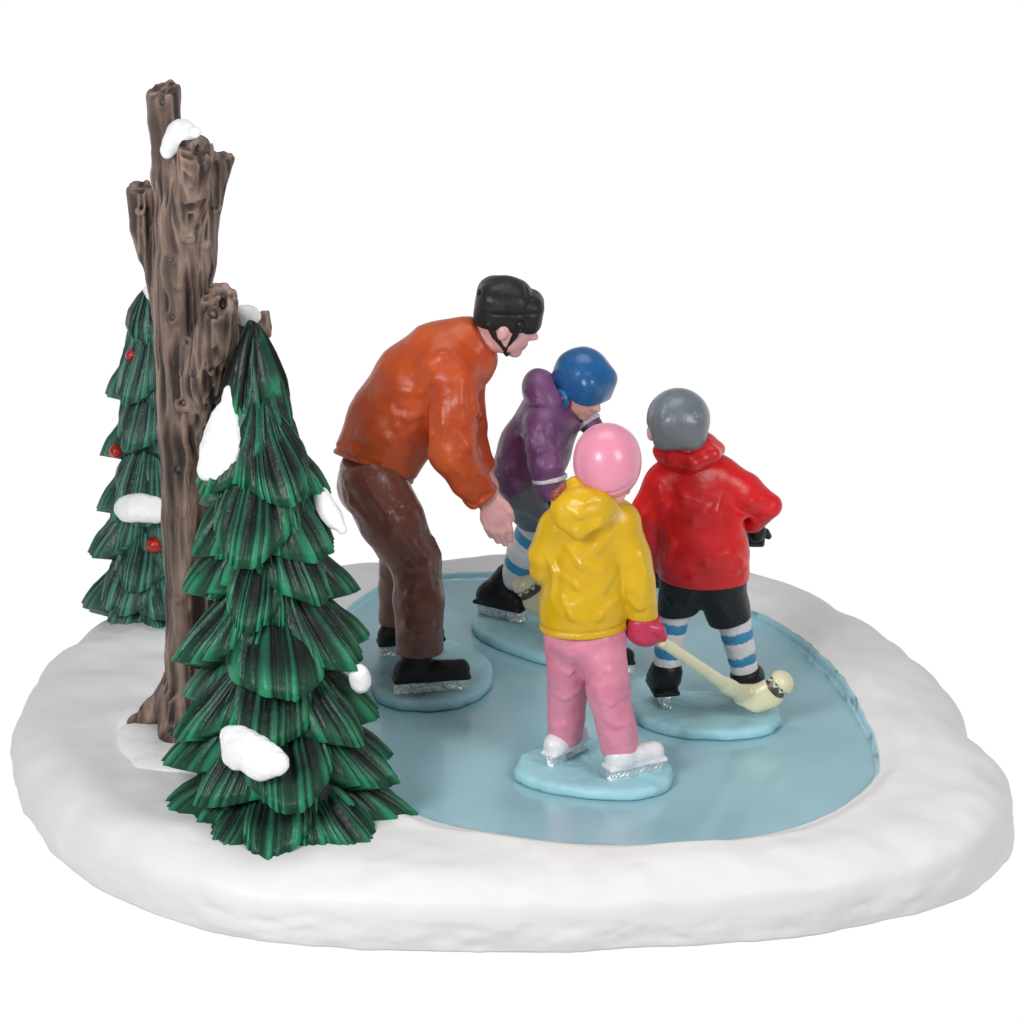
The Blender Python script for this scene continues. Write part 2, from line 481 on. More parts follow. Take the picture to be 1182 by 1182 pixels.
chips = np.clip(fbm(VI * A(5, 5, 9), 2, 66) * 3.2 - 1.0, 0, 1)[:, None]
ipaint = np.where(lipm, A(*srgb(158, 212, 224)) * (1 - .7 * chips * (VI[:, 0] > .9)[:, None]), ipaint)
ice = link_mesh('ice', VI, fl, M['ice'], origin=A(CEN[0], CEN[1], 0), paint=ipaint)
tag(ice, 'glossy pale blue pond ice with a raised chipped lip', None, kind='structure')

# ------------------------------------------------------------------ bare tree
YT = gr(210, 856, 0.1)[1]
kT = kpx(at(210, 600, YT))
def t_(px, py, dy=0.0): return at(px, py, YT + dy)
TB = at(212, 856, YT); TB[2] = snow_z(TB[0], TB[1]) - 0.03
S = Sculpt()
def limb(pts, rs, k, cutp, cutn, kc=0.04, ku=0.10):
    B = Sculpt(); B.chain(pts, [r * kT for r in rs], k); B.cut(cutp, nrm(cutn), kc)
    S.add((B, B.lo, B.hi), ku)
S.chain([t_(214, 858), t_(216, 810), t_(218, 760), t_(218, 690), t_(218, 600), t_(214, 500), t_(213, 400), t_(211, 300), t_(207, 240), t_(200, 205)],
        [x * kT for x in (35, 28, 26, 26, 29, 30, 31, 31, 28, 22)], 0.1)
limb([t_(206, 240), t_(196, 180), t_(190, 140), t_(188, 92)], (25, 18, 16, 18.5), .08, t_(188, 104), A(-.22, -.25, 1))
limb([t_(210, 310, .10), t_(214, 265, -.08), t_(220, 222, -.36), t_(226, 170, -.58)], (22, 23, 18, 18.5), .12, t_(228, 177, -.60), A(.15, -.75, .65))                # front stub
limb([t_(226, 300, .05), t_(238, 235, .1), t_(261, 168, .2)], (22, 15, 12), .1, t_(261, 180, .2), A(.25, -.2, .95), .04)                     # right stub
limb([t_(198, 400, .15), t_(180, 320, .2), t_(166, 262, .2), t_(159, 205, .2)], (14, 11, 14, 14), .06, t_(159, 217, .2), A(-.1, -.3, .95), .04)   # left stub
limb([t_(216, 590, .06), t_(223, 500, -.06), t_(236, 440, -.28), t_(249, 388, -.5), t_(255, 336, -.62)], (20, 23, 24, 22, 19), .14, t_(256, 355, -.64), A(.08, -.72, .68), .05)  # lower front stub
limb([t_(238, 400, .2), t_(276, 385, .25), t_(308, 374, .25)], (15, 14, 14.5), .05, t_(309, 374, .25), A(1, -.25, .1), .03)                   # side stub
S.chain([t_(205, 800), t_(178, 822, .1), t_(156, 836, .1)], [22 * kT, 14 * kT, 9 * kT], 0.1)                           # roots
S.chain([t_(207, 815, -.1), t_(203, 850, -.25), t_(203, 872, -.32)], [24 * kT, 19 * kT, 13 * kT], 0.1)
S.chain([t_(225, 815, 0), t_(243, 850, -.1), t_(262, 868, -.15)], [22 * kT, 14 * kT, 9 * kT], 0.1)
S.chain([t_(215, 815, .1), t_(225, 830, .5)], [22 * kT, 12 * kT], 0.1)
S.cut(A(0, 0, TB[2] - 0.06), A(0, 0, -1), 0.01)
for px, py, R, r in [(229, 172, 10, 3), (256, 352, 9, 3), (245, 362, 6, 2.4), (218, 272, 6, 2.2), (200, 366, 6, 2.2), (205, 330, 4, 2), (246, 240, 5, 2.5), (212, 465, 7, 2.6), (206, 425, 5, 2), (233, 222, 4, 2),
                     (216, 395, 5, 2), (198, 300, 4, 2), (236, 280, 4, 2), (188, 118, 6, 2), (205, 540, 5, 2), (206, 690, 5, 2), (208, 590, 5, 2), (240, 420, 5, 2), (163, 240, 5, 2.2), (225, 430, 4, 2)]:
    h = S.hit(px, py)
    if h is not None:
        S.add(torus(h + FW * 0.006, nrm(-FW + A(rng.normal() * .2, 0, rng.normal() * .2)), R * kT, r * kT), 0.025)
        S.sub(ell(h, R * kT * 0.55), 0.02)
def bark_d(P):
    W = P + 0.06 * np.stack([fbm(P * 1.7, 2, 31), fbm(P * 1.7, 2, 32), P[:, 0] * 0], 1)
    a = 1 - np.abs(fbm(W * A(7.0, 7.0, 0.55), 2, 41)) * 2.4
    b = 1 - np.abs(noise(W * A(15.0, 15.0, 1.1), 45)) * 2.2
    return 0.34 * a + 0.66 * b
S.mod(lambda P, d: d - 0.027 * bark_d(P) * (np.abs(d) < 0.3))
def bark_paint(v):
    b = np.clip((bark_d(v) + 0.15) / 1.1, 0, 1)[:, None]
    n = (fbm(v * 2.2, 3, 77) * 0.5 + 0.5)[:, None]
    lo, mid, hi = A(*srgb(38, 26, 23)), A(*srgb(98, 78, 69)), A(*srgb(142, 122, 108))
    c = np.where(b < 0.5, lo + (mid - lo) * b * 2, mid + (hi - mid) * (b - 0.5) * 2)
    red = np.clip(fbm(v * 3.1, 2, 90) * 3 - 1.0, 0, 1)[:, None]
    return c * (0.82 + 0.36 * n) * (1 + red * A(0.10, -0.05, -0.02))
bare = thing('bare_tree', 'tall bare brown trunk with sawn off branch stubs between the two evergreens', 'tree', TB)
trunk = part('trunk', S, M['bark'], bare, 0.021, bark_paint)
TR_BVH = BVHTree.FromPolygons([trunk.matrix_world @ v.co + Vector(TB) for v in trunk.data.vertices], [tuple(p.vertices) for p in trunk.data.polygons])
def cast(bvh, px, py, fallback):
    r = nrm(ray(px, py))
    h = bvh.ray_cast(Vector(CAM), Vector(r))
    return np.array(h[0]) if h[0] is not None else np.asarray(fallback, float)
def patch(parent, pts, bvh, Y, thick=0.5, sink=0.25, k=0.06, nz=0.02, seed=0, fwd=.03):
    """a dab of snow: overlapping flattened lobes laid on what is behind them"""
    S = Sculpt()
    deps = []
    for px, py, r in pts:
        p = cast(bvh, px, py, at(px, py, Y)); deps.append(np.dot(p - CAM, FW))
    X = np.array([[1, q[0] - pts[0][0], q[1] - pts[0][1]] for q in pts], float)
    dv = np.minimum(np.array(deps), np.median(deps) + .12)
    cf_ = np.linalg.solve(X.T @ X + np.diag([1e-6, 60, 60]), X.T @ dv)
    for (px, py, r), dp in zip(pts, X @ cf_):
        dp = dp - fwd
        rr = ray(px, py); p = CAM + rr * dp
        R_ = r * kpx(p)
        ax = nrm(-FW + A(0, 0, 0.3))
        S.add(ell(p + FW * R_ * sink * 0.3, (R_, R_ * thick, R_), frame(RT, np.cross(RT, ax))), k)
    S.mod(lambda P, d: d + nz * fbm(P * 6, 2, 200 + seed) + nz * 0.5 * fbm(P * 15, 2, 210 + seed))
    return part('snow_patch', S, M['snow_bright'], parent, 0.02)
patch(bare, [(205, 150, 9), (212, 147, 9), (203, 158, 12), (197, 167, 9), (193, 177, 6), (219, 151, 9), (211, 155, 12), (226, 153, 6)], TR_BVH, YT - .3, 0.8, 0.0, 0.12, 0.012, 1, .14)
patch(bare, [(279, 360, 8), (287, 364, 12), (293, 368, 10), (281, 370, 7)], TR_BVH, YT + .1, 0.8, 0.0, 0.05, 0.01, 2)

# snow drift at the roots
S = Sculpt()
for px, py, rx, ry, rz in [(168, 862, .34, .5, .16), (200, 880, .5, .42, .15), (240, 872, .5, .4, .17), (160, 842, .26, .35, .14), (262, 885, .4, .4, .15)]:
    c = gr(px, py, 0.1); c[2] = snow_z(c[0], c[1])
    S.add(ell(c, (rx, ry, rz)), 0.08)
S.mod(lambda P, d: d + 0.03 * fbm(P * 3.2, 3, 230))
v, f = S.mesh(0.026)
mound = link_mesh('snow_mound', v, f, M['snow_bright'], origin=TB)
tag(mound, 'small lumpy white snow drift around the roots of the bare trunk', 'snow drift')
# ------------------------------------------------------------------ evergreens made of fan shaped needle boughs
def bough(base, az, r0, r1, z0, z1, w, seed, nrid=8, curl=0.34, thick=0.09):
    """a fan: root near the trunk, ribbed, with a scalloped thick lip; returns verts, faces, crest value, tip value"""
    g = np.random.default_rng(seed)
    nu, nv = 20, 84
    u = np.linspace(0, 1, nu)[:, None]; v = np.linspace(-1, 1, nv)[None, :]
    ph = g.uniform(0, 6); skew = g.normal() * 0.10
    rid = nrid / 2 * np.pi
    warp = v + 0.07 * np.sin(v * 5 + ph) + 0.05 * np.sin(v * 11 + ph * 2)
    crest = np.abs(np.sin(warp * rid + ph))                         # sharp grooves, round crests
    crest = crest ** 0.62
    crest = crest * (0.72 + 0.28 * np.sin(v * 13 + ph * 3))
    ue = 1 - 0.40 * np.abs(v) ** 2.2 + 0.028 * (crest - 0.5) + 0.03 * np.sin(v * 4 + ph)
    uu = u * ue
    open_ = np.minimum(1, 0.10 + 1.05 * uu ** 0.85)
    ang = v * open_
    rr = r0 + (r1 - r0) * (0.42 * uu + 0.58 * uu ** 2.0)
    side = ang * w
    back = (1 - np.cos(ang * 1.15)) * w * 0.75                       # wraps round the tree
    bead = np.clip((u - .86) / .14, 0, 1)
    hz = z0 + (z1 - z0) * (uu ** 1.15) - .06 * bead ** 2 - curl * np.abs(ang) ** 2 * w * 1.3 + 0.05 * np.sin(uu * 3.0) * 1.0
    rad = rr - back
    jag = g.normal(size=(nu, nv)); jag = (jag + np.roll(jag, 1, 0) + np.roll(jag, 2, 0)) / 3
    ridge = (crest * 0.070 + 0.006 * jag) * np.minimum(1, 0.30 + uu * 1.1) * (1 - .45 * bead)
    slope = nrm(A(z0 - z1, 0, r1 - r0))                              # outward normal of the fan in (radial, z)
    rad_t = rad + slope[0] * ridge; z_t = hz + slope[2] * ridge
    th = thick * 1.3 * np.minimum(1, 0.3 + uu)
    rad_b = rad - slope[0] * th - 0.22 * uu; z_b = hz - slope[2] * th + 0.03 * uu
    ca, sa = math.cos(az), math.sin(az)
    def place(R, sd, Z):
        x = base[0] + ca * R - sa * (sd + skew * R * 0); y = base[1] + sa * R + ca * sd
        return np.stack([x, y, Z + 0 * x], -1).reshape(-1, 3)
    sd = side + 0 * u
    top = place(rad_t, sd, z_t); bot = place(rad_b, sd * 0.94, z_b)
    V = np.concatenate([top, bot])
    n = nu * nv
    I = np.arange(n).reshape(nu, nv)
    q = np.stack([I[:-1, :-1], I[1:, :-1], I[1:, 1:], I[:-1, 1:]], -1).reshape(-1, 4)
    Fc = [q, q[:, ::-1] + n]
    lip = np.stack([I[-1, :-1], I[-1, :-1] + n, I[-1, 1:] + n, I[-1, 1:]], -1)
    s0 = np.stack([I[:-1, 0], I[:-1, 0] + n, I[1:, 0] + n, I[1:, 0]], -1)
    s1 = np.stack([I[1:, -1], I[1:, -1] + n, I[:-1, -1] + n, I[:-1, -1]], -1)
    Fc += [lip, s0, s1]
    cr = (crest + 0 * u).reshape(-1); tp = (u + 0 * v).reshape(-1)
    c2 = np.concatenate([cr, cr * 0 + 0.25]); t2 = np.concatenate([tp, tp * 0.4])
    return V, np.concatenate(Fc), c2, t2
def evergreen(root, tip, tiers, mat, pal, seed, ridge_contrast=1.0):
    """tiers: (lip height px-world z, radius, count, phase). The stem leans from root to tip."""
    g = np.random.default_rng(seed)
    Vs, Fs, C, T_, off = [], [], [], [], 0
    H = tip[2] - root[2]
    def stem(z): return root + (tip - root) * ((z - root[2]) / H)
    prev = None
    for ti, (z1, r1, cnt, phase, rise) in enumerate(tiers):
        lay = [(j, 0) for j in range(cnt)] + ([(j, 1) for j in range(cnt)] if ti else [])
        for j, inner in lay:
            az = phase + 2 * np.pi * (j + .5 * inner) / cnt + np.clip(g.normal(), -1.5, 1.5) * 0.13
            zj = z1 + np.clip(g.normal(), -1.5, 1.5) * 0.07 + (.13 if j % 2 else -.05) * (ti < len(tiers) - 1) + .07 * inner; rj = r1 * (1 + g.normal() * 0.06) * (1 - .25 * inner)
            z0 = zj + rise * .98 * (1 + g.normal() * 0.06) if ti else tip[2] + .02 * j
            w = (1.06 if ti else 1.45) * np.pi * rj / cnt * (1 + g.normal() * 0.07)
            b = stem(zj + rise * 0.4)
            V, F_, c, t = bough(b, az, r1 * 0.12 if ti else 0.015, rj, z0, zj, w, int(g.integers(1e9)), nrid=int(g.integers(10, 14)), thick=0.075 + 0.03 * g.random(), curl=(.27 if ti < len(tiers) - 1 else .10) if ti else .18)
            Vs.append(V); Fs.append(F_ + off); C.append(c); T_.append(t); off += len(V)
    V = np.concatenate(Vs); F_ = np.concatenate(Fs); c = np.concatenate(C); t = np.concatenate(T_)
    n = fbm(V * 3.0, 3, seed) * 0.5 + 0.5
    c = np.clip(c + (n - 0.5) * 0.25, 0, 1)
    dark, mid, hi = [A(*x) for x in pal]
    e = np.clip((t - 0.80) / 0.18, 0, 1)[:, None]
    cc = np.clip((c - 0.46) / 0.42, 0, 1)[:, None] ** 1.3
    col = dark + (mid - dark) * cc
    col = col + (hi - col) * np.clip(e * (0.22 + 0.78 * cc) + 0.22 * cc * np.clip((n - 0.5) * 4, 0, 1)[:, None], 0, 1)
    return V, F_, col
def core_mesh(root, tip, rb, rt=0.03, seg=20):
    v, f = [], []
    for k in range(9):
        s = k / 8; c = root + (tip - root) * s; r = rb * (1 - s) + rt * s
        for j in range(seg):
            a = 2 * np.pi * j / seg; v.append(c + A(r * math.cos(a), r * math.sin(a), 0))
    for k in range(8):
        for j in range(seg):
            a, b = k * seg + j, k * seg + (j + 1) % seg
            f.append((a, b, b + seg, a + seg))
    f.append(tuple(range(8 * seg, 9 * seg))); f.append(tuple(reversed(range(seg))))
    return v, f
M['core'] = paint_mat('dark_stem_paint', srgb(12, 34, 24), rough=0.5, coat=0.1, var=0.2)

# front tree
root = gr(333, 938, 0.1); root[2] = snow_z(root[0], root[1]) - 0.02
YF = root[1]
tip = at(289, 372, YF + 1.35)
def zat(py, Y=None): return None
def tier_from_px(py, half, cnt, phase, rise, root, tip, front=True):
    """lip height so that the lip seen side-on sits at picture height py"""
    H = tip[2] - root[2]
    z = 1.0
    for _ in range(20):
        c = root + (tip - root) * ((z - root[2]) / H)
        p = at(300, py, c[1]); z = p[2]
    return (z, half * kpx(A(c[0], c[1], z)), cnt, phase, rise)
ft = [tier_from_px(*q, root, tip) for q in [
    (510, 42, 4, -.95, 1.48), (552, 78, 5, 0.15, .92), (618, 93, 5, 0.8, .96), (686, 103, 6, 0.1, .98), (757, 117, 6, 0.6, 1.0), (830, 120, 7, 0.12, 1.02), (892, 132, 7, 0.55, 1.0), (936, 138, 8, 0.05, .90)]]
pal = [srgb(4, 20, 18), srgb(16, 74, 58), srgb(34, 136, 94)]
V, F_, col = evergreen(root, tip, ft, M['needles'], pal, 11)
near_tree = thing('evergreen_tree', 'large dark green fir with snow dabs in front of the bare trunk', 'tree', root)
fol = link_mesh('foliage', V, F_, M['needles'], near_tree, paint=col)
cv, cf = core_mesh(root, root + (tip - root) * 0.93, 0.78)
link_mesh('stem', cv, cf, M['core'], near_tree)
FT_BVH = BVHTree.FromPolygons([tuple(x) for x in V], [tuple(x) for x in F_])
patch(near_tree, [(268, 448, 5), (266, 460, 7), (262, 478, 9), (258, 496, 16), (254, 515, 21), (250, 533, 19), (243, 542, 12), (265, 520, 16), (256, 505, 18), (259, 490, 11)], FT_BVH, YF - .3, 0.4, 0, 0.14, 0.02, 3)
patch(near_tree, [(266, 848, 10), (275, 858, 17), (272, 872, 15), (290, 868, 18), (304, 876, 18), (316, 879, 13), (325, 882, 7), (300, 886, 12), (282, 864, 18), (297, 873, 18)], FT_BVH, YF - 1.1, 0.42, 0, 0.14, 0.018, 4, .30)
patch(near_tree, [(366, 565, 8), (376, 585, 10), (388, 602, 9), (396, 612, 5), (371, 575, 9), (382, 594, 10)], FT_BVH, YF + .5, 0.8, 0, 0.12, 0.012, 5)
patch(near_tree, [(413, 775, 9), (416, 784, 10), (416, 792, 8)], FT_BVH, YF + .1, 0.8, 0, 0.14, 0.012, 6)

# far tree
root2 = gr(176, 706, 0.1); root2[2] = snow_z(root2[0], root2[1]) - 0.02
tip2 = at(178, 332, root2[1] + 0.1)
bt = [tier_from_px(*q, root2, tip2) for q in [
    (402, 32, 4, 0.2, .78), (452, 54, 5, 3.1, .85), (515, 60, 5, 0.5, .85), (578, 70, 5, 3.2, .9), (640, 74, 6, 0.3, .9), (692, 84, 6, 3.1, .9), (712, 72, 7, 0.45, .6)]]
pal2 = [srgb(20, 50, 46), srgb(56, 114, 96), srgb(66, 132, 110)]
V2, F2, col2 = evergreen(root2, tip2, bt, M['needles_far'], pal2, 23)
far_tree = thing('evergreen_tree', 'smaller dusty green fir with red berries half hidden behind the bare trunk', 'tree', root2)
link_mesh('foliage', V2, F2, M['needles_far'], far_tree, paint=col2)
cv, cf = core_mesh(root2, root2 + (tip2 - root2) * 0.92, 0.5)
link_mesh('stem', cv, cf, M['core'], far_tree)
BT_BVH = BVHTree.FromPolygons([tuple(x) for x in V2], [tuple(x) for x in F2])
patch(far_tree, [(143, 588, 11), (152, 587, 16), (165, 586, 16), (178, 588, 14), (186, 590, 10)], BT_BVH, root2[1] - .6, 0.5, 0, 0.12, 0.015, 7)
patch(far_tree, [(170, 335, 5), (174, 341, 6)], BT_BVH, root2[1], 0.8, 0, 0.04, 0.01, 8)
for px, py, r in [(178, 629, 10), (134, 521, 8), (151, 410, 6.5)]:
    p = cast(BT_BVH, px, py, at(px, py, root2[1] - .3))
    S = Sculpt(); S.add(ell(p - FW * 0.03, r * kpx(p)), 0)
    S.mod(lambda P, d: d + 0.006 * fbm(P * 9, 2, 3))
    part('berry', S, M['berry'], far_tree, 0.022)
# ------------------------------------------------------------------ shared figure pieces
def disc(parent, c_px, hw, hd, rot=0.0, extra=(), seed=0, tilt=0.0):
    """the moulded ice pad a figure stands on"""
    n = 96
    a = np.linspace(0, 2 * np.pi, n, endpoint=False)
    e = 2.35
    x = np.sign(np.cos(a)) * np.abs(np.cos(a)) ** (2 / e) * hw
    y = np.sign(np.sin(a)) * np.abs(np.sin(a)) ** (2 / e) * hd
    wob = 1 + 0.035 * np.sin(a * 2 + seed) + 0.02 * np.sin(a * 3 + seed * 2) + 0.008 * fbm(np.stack([np.cos(a) * 4, np.sin(a) * 4, a * 0 + seed], 1), 2, 7)
    x, y = x * wob, y * wob
    c, s = math.cos(rot), math.sin(rot)
    x, y = c * x - s * y, s * x + c * y
    o = gr(*c_px, 0)
    v, prof = [], [(0.93, 0.004), (0.985, 0.012), (1.0, 0.04), (0.995, 0.085), (0.97, 0.115), (0.93, 0.13), (0.8, 0.134), (0.5, 0.13), (0.2, 0.128)]
    for k, (sc, z) in enumerate(prof):
        nn = fbm(np.stack([np.cos(a) * 5, np.sin(a) * 5, a * 0 + z * 9 + seed], 1), 2, 9)
        v.append(np.stack([o[0] + x * (sc + 0.03 * nn), o[1] + y * (sc + 0.03 * nn), z + 0.012 * nn * (k > 2)], 1))
    v = np.concatenate(v + [A(o[0], o[1], 0.128)[None]])
    f = []
    for k in range(len(prof) - 1):
        f += [(k * n + i, k * n + (i + 1) % n, (k + 1) * n + (i + 1) % n, (k + 1) * n + i) for i in range(n)]
    t = (len(prof) - 1) * n
    f += [(t + i, t + (i + 1) % n, len(v) - 1) for i in range(n)]
    f.append(tuple(reversed(range(n))))
    return link_mesh('ice_pad', v, f, M['disc'], parent)
def skate(parent, b0, b1, ankle, r, mat, hb=0.13, ra=None, toe=1.0, hz=None):
    """boot standing on a silver blade that runs from b0 to b1 (points at pad height)"""
    u = A(0, 0, 1); d = nrm(b1 - b0); L = np.linalg.norm(b1 - b0)
    ra = ra or r
    so = u * hb
    S = Sculpt()
    heel = b0 + d * r * 1.0 + so + u * r * 0.92
    toe_ = b1 - d * r * 0.75 + so + u * r * 0.80
    S.chain([heel, toe_], [r, r * 0.88 * toe], 0.04)
    S.add(cone(ankle, heel + d * r * 0.25, ra, r * 1.02), 0.09)
    S.cut(b0 + so, A(0, 0, -1), 0.02)
    sd = nrm(np.cross(u, d))
    S.add(rbox((b0 + b1) / 2 + so + u * 0.03, (L / 2 + 0.02, r * 0.92, 0.03), frame(d), 0.025), 0.02)
    S.mod(lambda P, q: q + 0.008 * fbm(P * 7, 2, 300))
    if hz is not None: S.cut(hz[0], hz[1], 0.02)
    boot = part('skate', S, mat, parent, 0.02)
    B = Sculpt()
    B.add(rbox((b0 + b1) / 2 + u * (hb * 0.5 + 0.005), (L / 2, 0.055, hb * 0.5 + 0.012), frame(d), 0.02), 0)
    B.add(cone(b0 + d * 0.05, b1 - d * 0.05, 0.045, 0.045), 0.05)
    B.mod(lambda P, q: q + 0.016 * fbm(P * 9, 3, 310))
    bl = part('blade', B, M['silver'], parent, 0.018)
    bl.parent = boot
    return boot
def head(S, c, R, f, up, ears=True):
    f = nrm(f); up = nrm(up - np.dot(up, f) * f); sd = np.cross(up, f)
    Fm = np.array([sd, f, up])
    S.add(ell(c + up * R * .12, (R * .80, R * .94, R * .86), Fm), 0.05)
    S.add(ell(c + f * R * .20 - up * R * .42, (R * .60, R * .64, R * .56), Fm), R * .25)
    S.add(ell(c + f * R * .58 - up * R * .84, (R * .24, R * .20, R * .17), Fm), R * .2)             # chin
    S.add(cone(c + f * R * .80 + up * R * .10, c + f * R * 1.04 - up * R * .20, R * .07, R * .10), R * .16); S.add(ell(c + f * R * .92 - up * R * .24, (R * .16, R * .10, R * .09), Fm), R * .08)   # nose
    S.add(ell(c + f * R * .70 + up * R * .14, (R * .5, R * .16, R * .10), Fm), R * .12)             # brow
    S.add(ell(c + f * R * .80 - up * R * .50, (R * .22, R * .10, R * .06), Fm), R * .05)            # lips
    S.add(ell(c + f * R * .77 - up * R * .61, (R * .18, R * .10, R * .06), Fm), R * .05)
    for s in (-1, 1):
        S.sub(ell(c + f * R * .90 + up * R * .0 + sd * s * R * .30, (R * .17, R * .12, R * .10), Fm), R * .06)
        if ears: S.add(ell(c - f * R * .02 - up * R * .14 + sd * s * R * .78, (R * .10, R * .17, R * .25), Fm), R * .08)
    return Fm
def eyes(parent, c, R, Fm):
    sd, f, up = Fm
    for s in (-1, 1):
        S = Sculpt(); S.add(ell(c + f * R * .76 + sd * s * R * .30, (R * .13, R * .08, R * .08), Fm), 0)
        part('eye', S, M['eye'], parent, 0.02)
def finger(S, pts, r0, r1, k=0.012):
    n = len(pts) - 1
    for i in range(n):
        S.add(cone(pts[i], pts[i + 1], r0 + (r1 - r0) * i / n, r0 + (r1 - r0) * (i + 1) / n), k if i == 0 else 0.006)
def wrinkle(amp, fr, seed, st=None):
    st = A(1, 1, 1) if st is None else A(*st)
    def g(P, d):
        w = P * st * fr
        w = w + 0.5 * np.stack([noise(w * 0.7, seed + 3), noise(w * 0.7, seed + 4), noise(w * 0.7, seed + 5)], 1)
        return d + amp * fbm(w, 2, seed)
    return g
def stripes(a, b, bands, cols, wob=0.02):
    a = np.asarray(a); b = np.asarray(b); L2 = float((b - a) @ (b - a))
    def g(v):
        t = (v - a) @ (b - a) / L2 + wob * fbm(v * 9, 2, 55)
        i = np.searchsorted(np.array(bands), t)
        return np.array(cols)[np.clip(i, 0, len(cols) - 1)]
    return g
SW, SB = srgb(232, 230, 232), srgb(58, 146, 196)

# ================================================================== the grown-up in orange
c0 = gr(495, 777); k = kpx(c0); Y0 = c0[1]
man = thing('person', 'tall grown-up in orange jacket, brown trousers and black helmet bending forward', 'person', c0)
disc(man, (497, 785), .70, 1.0, 0.0, seed=1)
nb0, nb1 = gr(455, 800, .13), gr(541, 794, .13)
fb0, fb1 = gr(437, 757, .13), gr(511, 750, .13)
Yn = (nb0[1] + nb1[1]) / 2; Yf = (fb0[1] + fb1[1]) / 2
Yc = (Yn + Yf) / 2
P_ = lambda x, y, dy=0.0: at(x, y, Yc + dy)
ankN, ankF = at(484, 752, Yn), at(462, 716, Yf)
skate(man, nb0, nb1, at(482, 752, Yn), .135, M['black'], hb=.145, ra=.17)
skate(man, fb0, fb1, at(458, 716, Yf), .125, M['black'], hb=.14, ra=.15)
# body
S = Sculpt()
S.chain([P_(440, 540), P_(468, 485), P_(498, 440), P_(525, 410)], [.34, .36, .38, .30], .1)
S.chain([P_(520, 430, -.30), P_(522, 438, -.50), P_(524, 520, -.62), at(556, 574, Yc - .60)], [.25, .2, .17, .11], .1)
S.chain([P_(520, 430, .30), P_(538, 440, .42), P_(542, 510, .42), P_(565, 560, .18)], [.25, .2, .15, .09], .1)
S.chain([P_(438, 550, -.2), at(478, 645, Yn + .1), ankN], [.32, .2, .12], .1)
S.chain([P_(438, 550, .2), at(466, 640, Yf - .1), ankF], [.32, .2, .12], .1)
hc = P_(583, 371); R = .375
S.add(cone(P_(530, 405), P_(571, 384), .20, .185), .1)
Fm = head(S, hc, R, A(.955, -.02, -.30), A(.3, 0, .95))
# near hand, back of the hand to the viewer
yh = Yc - .62
S.add(cone(at(561, 568, yh), at(572, 594, yh), .125, .15, (A(0, 1, 0), .62)), .05)
S.add(cone(at(567, 598, yh), at(579, 596, yh), .13, .13, (A(0, 1, 0), .6)), .04)
for a_, b_, c_, r_ in [((560, 598), (562, 609), (567, 618), .046), ((567.5, 602), (570.5, 614), (575, 624), .050), ((576, 602), (580, 615), (583, 627), .050), ((584.5, 598), (588.5, 611), (590, 623), .046)]:
    finger(S, [at(*a_, yh - .02), at(*b_, yh - .05), at(*c_, yh + .01)], r_, r_ * .82)
finger(S, [at(572, 574, yh), at(583, 583, yh - .03), at(588.5, 591, yh - .05), at(591, 599, yh - .02)], .058, .038, .03)
# far hand
yh2 = Yc + .2; fx = -15; fy2 = 6
S.add(cone(at(565, 560, yh2), at(569, 584, yh2), .10, .12, (A(0, 1, 0), .6)), .05)
for a_, b_, c_, r_ in [((577, 584), (579, 595), (582, 603), .046), ((583, 585), (586, 597), (588, 606), .049), ((588, 583), (591, 592), (593, 600), .046), ((590, 578), (594, 586), (596, 593), .042)]:
    finger(S, [at(a_[0] + fx, a_[1] + fy2, yh2), at(b_[0] + fx, b_[1] + fy2, yh2 - .04), at(c_[0] + fx, c_[1] + fy2, yh2 + .01)], r_, r_ * .82)
finger(S, [at(570, 574, yh2), at(578, 580, yh2 - .08), at(580, 588, yh2 - .08)], .05, .04)
part('body', S, M['skin'], man, .0185)
eyes(man, hc, R, Fm)
FOLD = 1.25
# trousers
S = Sculpt()
S.chain([P_(426, 520, -.06), P_(430, 556, -.05)], [.33, .425], .1)
S.chain([P_(430, 556, -.30), P_(452, 600, -.46), at(479, 648, Yn + .12), at(484, 690, Yn + .04), at(485, 757, Yn)], [.39, .37, .30, .285, .28], .12)
S.chain([P_(430, 556, .18), P_(450, 600, .25), at(466, 640, Yf - .08), at(463, 680, Yf), at(462, 726, Yf)], [.38, .35, .28, .26, .25], .12)
S.cut(at(485, 753, Yn), nrm(ankN - at(481, 648, Yn + .12)) + A(0, 0, -.3), .03)
S.cut(P_(430, 515), nrm(A(-.38, 0, .92)), .05)
for q, r_ in [([(420, 552), (446, 594), (472, 628), (490, 650), (496, 684)], .05), ([(455, 660), (478, 652), (500, 656)], .05), ([(462, 672), (482, 668), (505, 672)], .035), ([(466, 700), (476, 684), (480, 664)], .04), ([(462, 738), (474, 722), (488, 716)], .045),
              ([(466, 748), (484, 732), (505, 724)], .04), ([(492, 690), (494, 720), (491, 750)], .035), ([(440, 568), (462, 585), (484, 612)], .04), ([(398, 556), (406, 578), (424, 602)], .035), ([(497, 600), (500, 622), (508, 640)], .04)]:
    S.ridge(q, r_, .09, .75)
S.mod(wrinkle(.03, 2.6, 401))
part('trousers', S, M['brown'], man, .022)
FOLD = .8
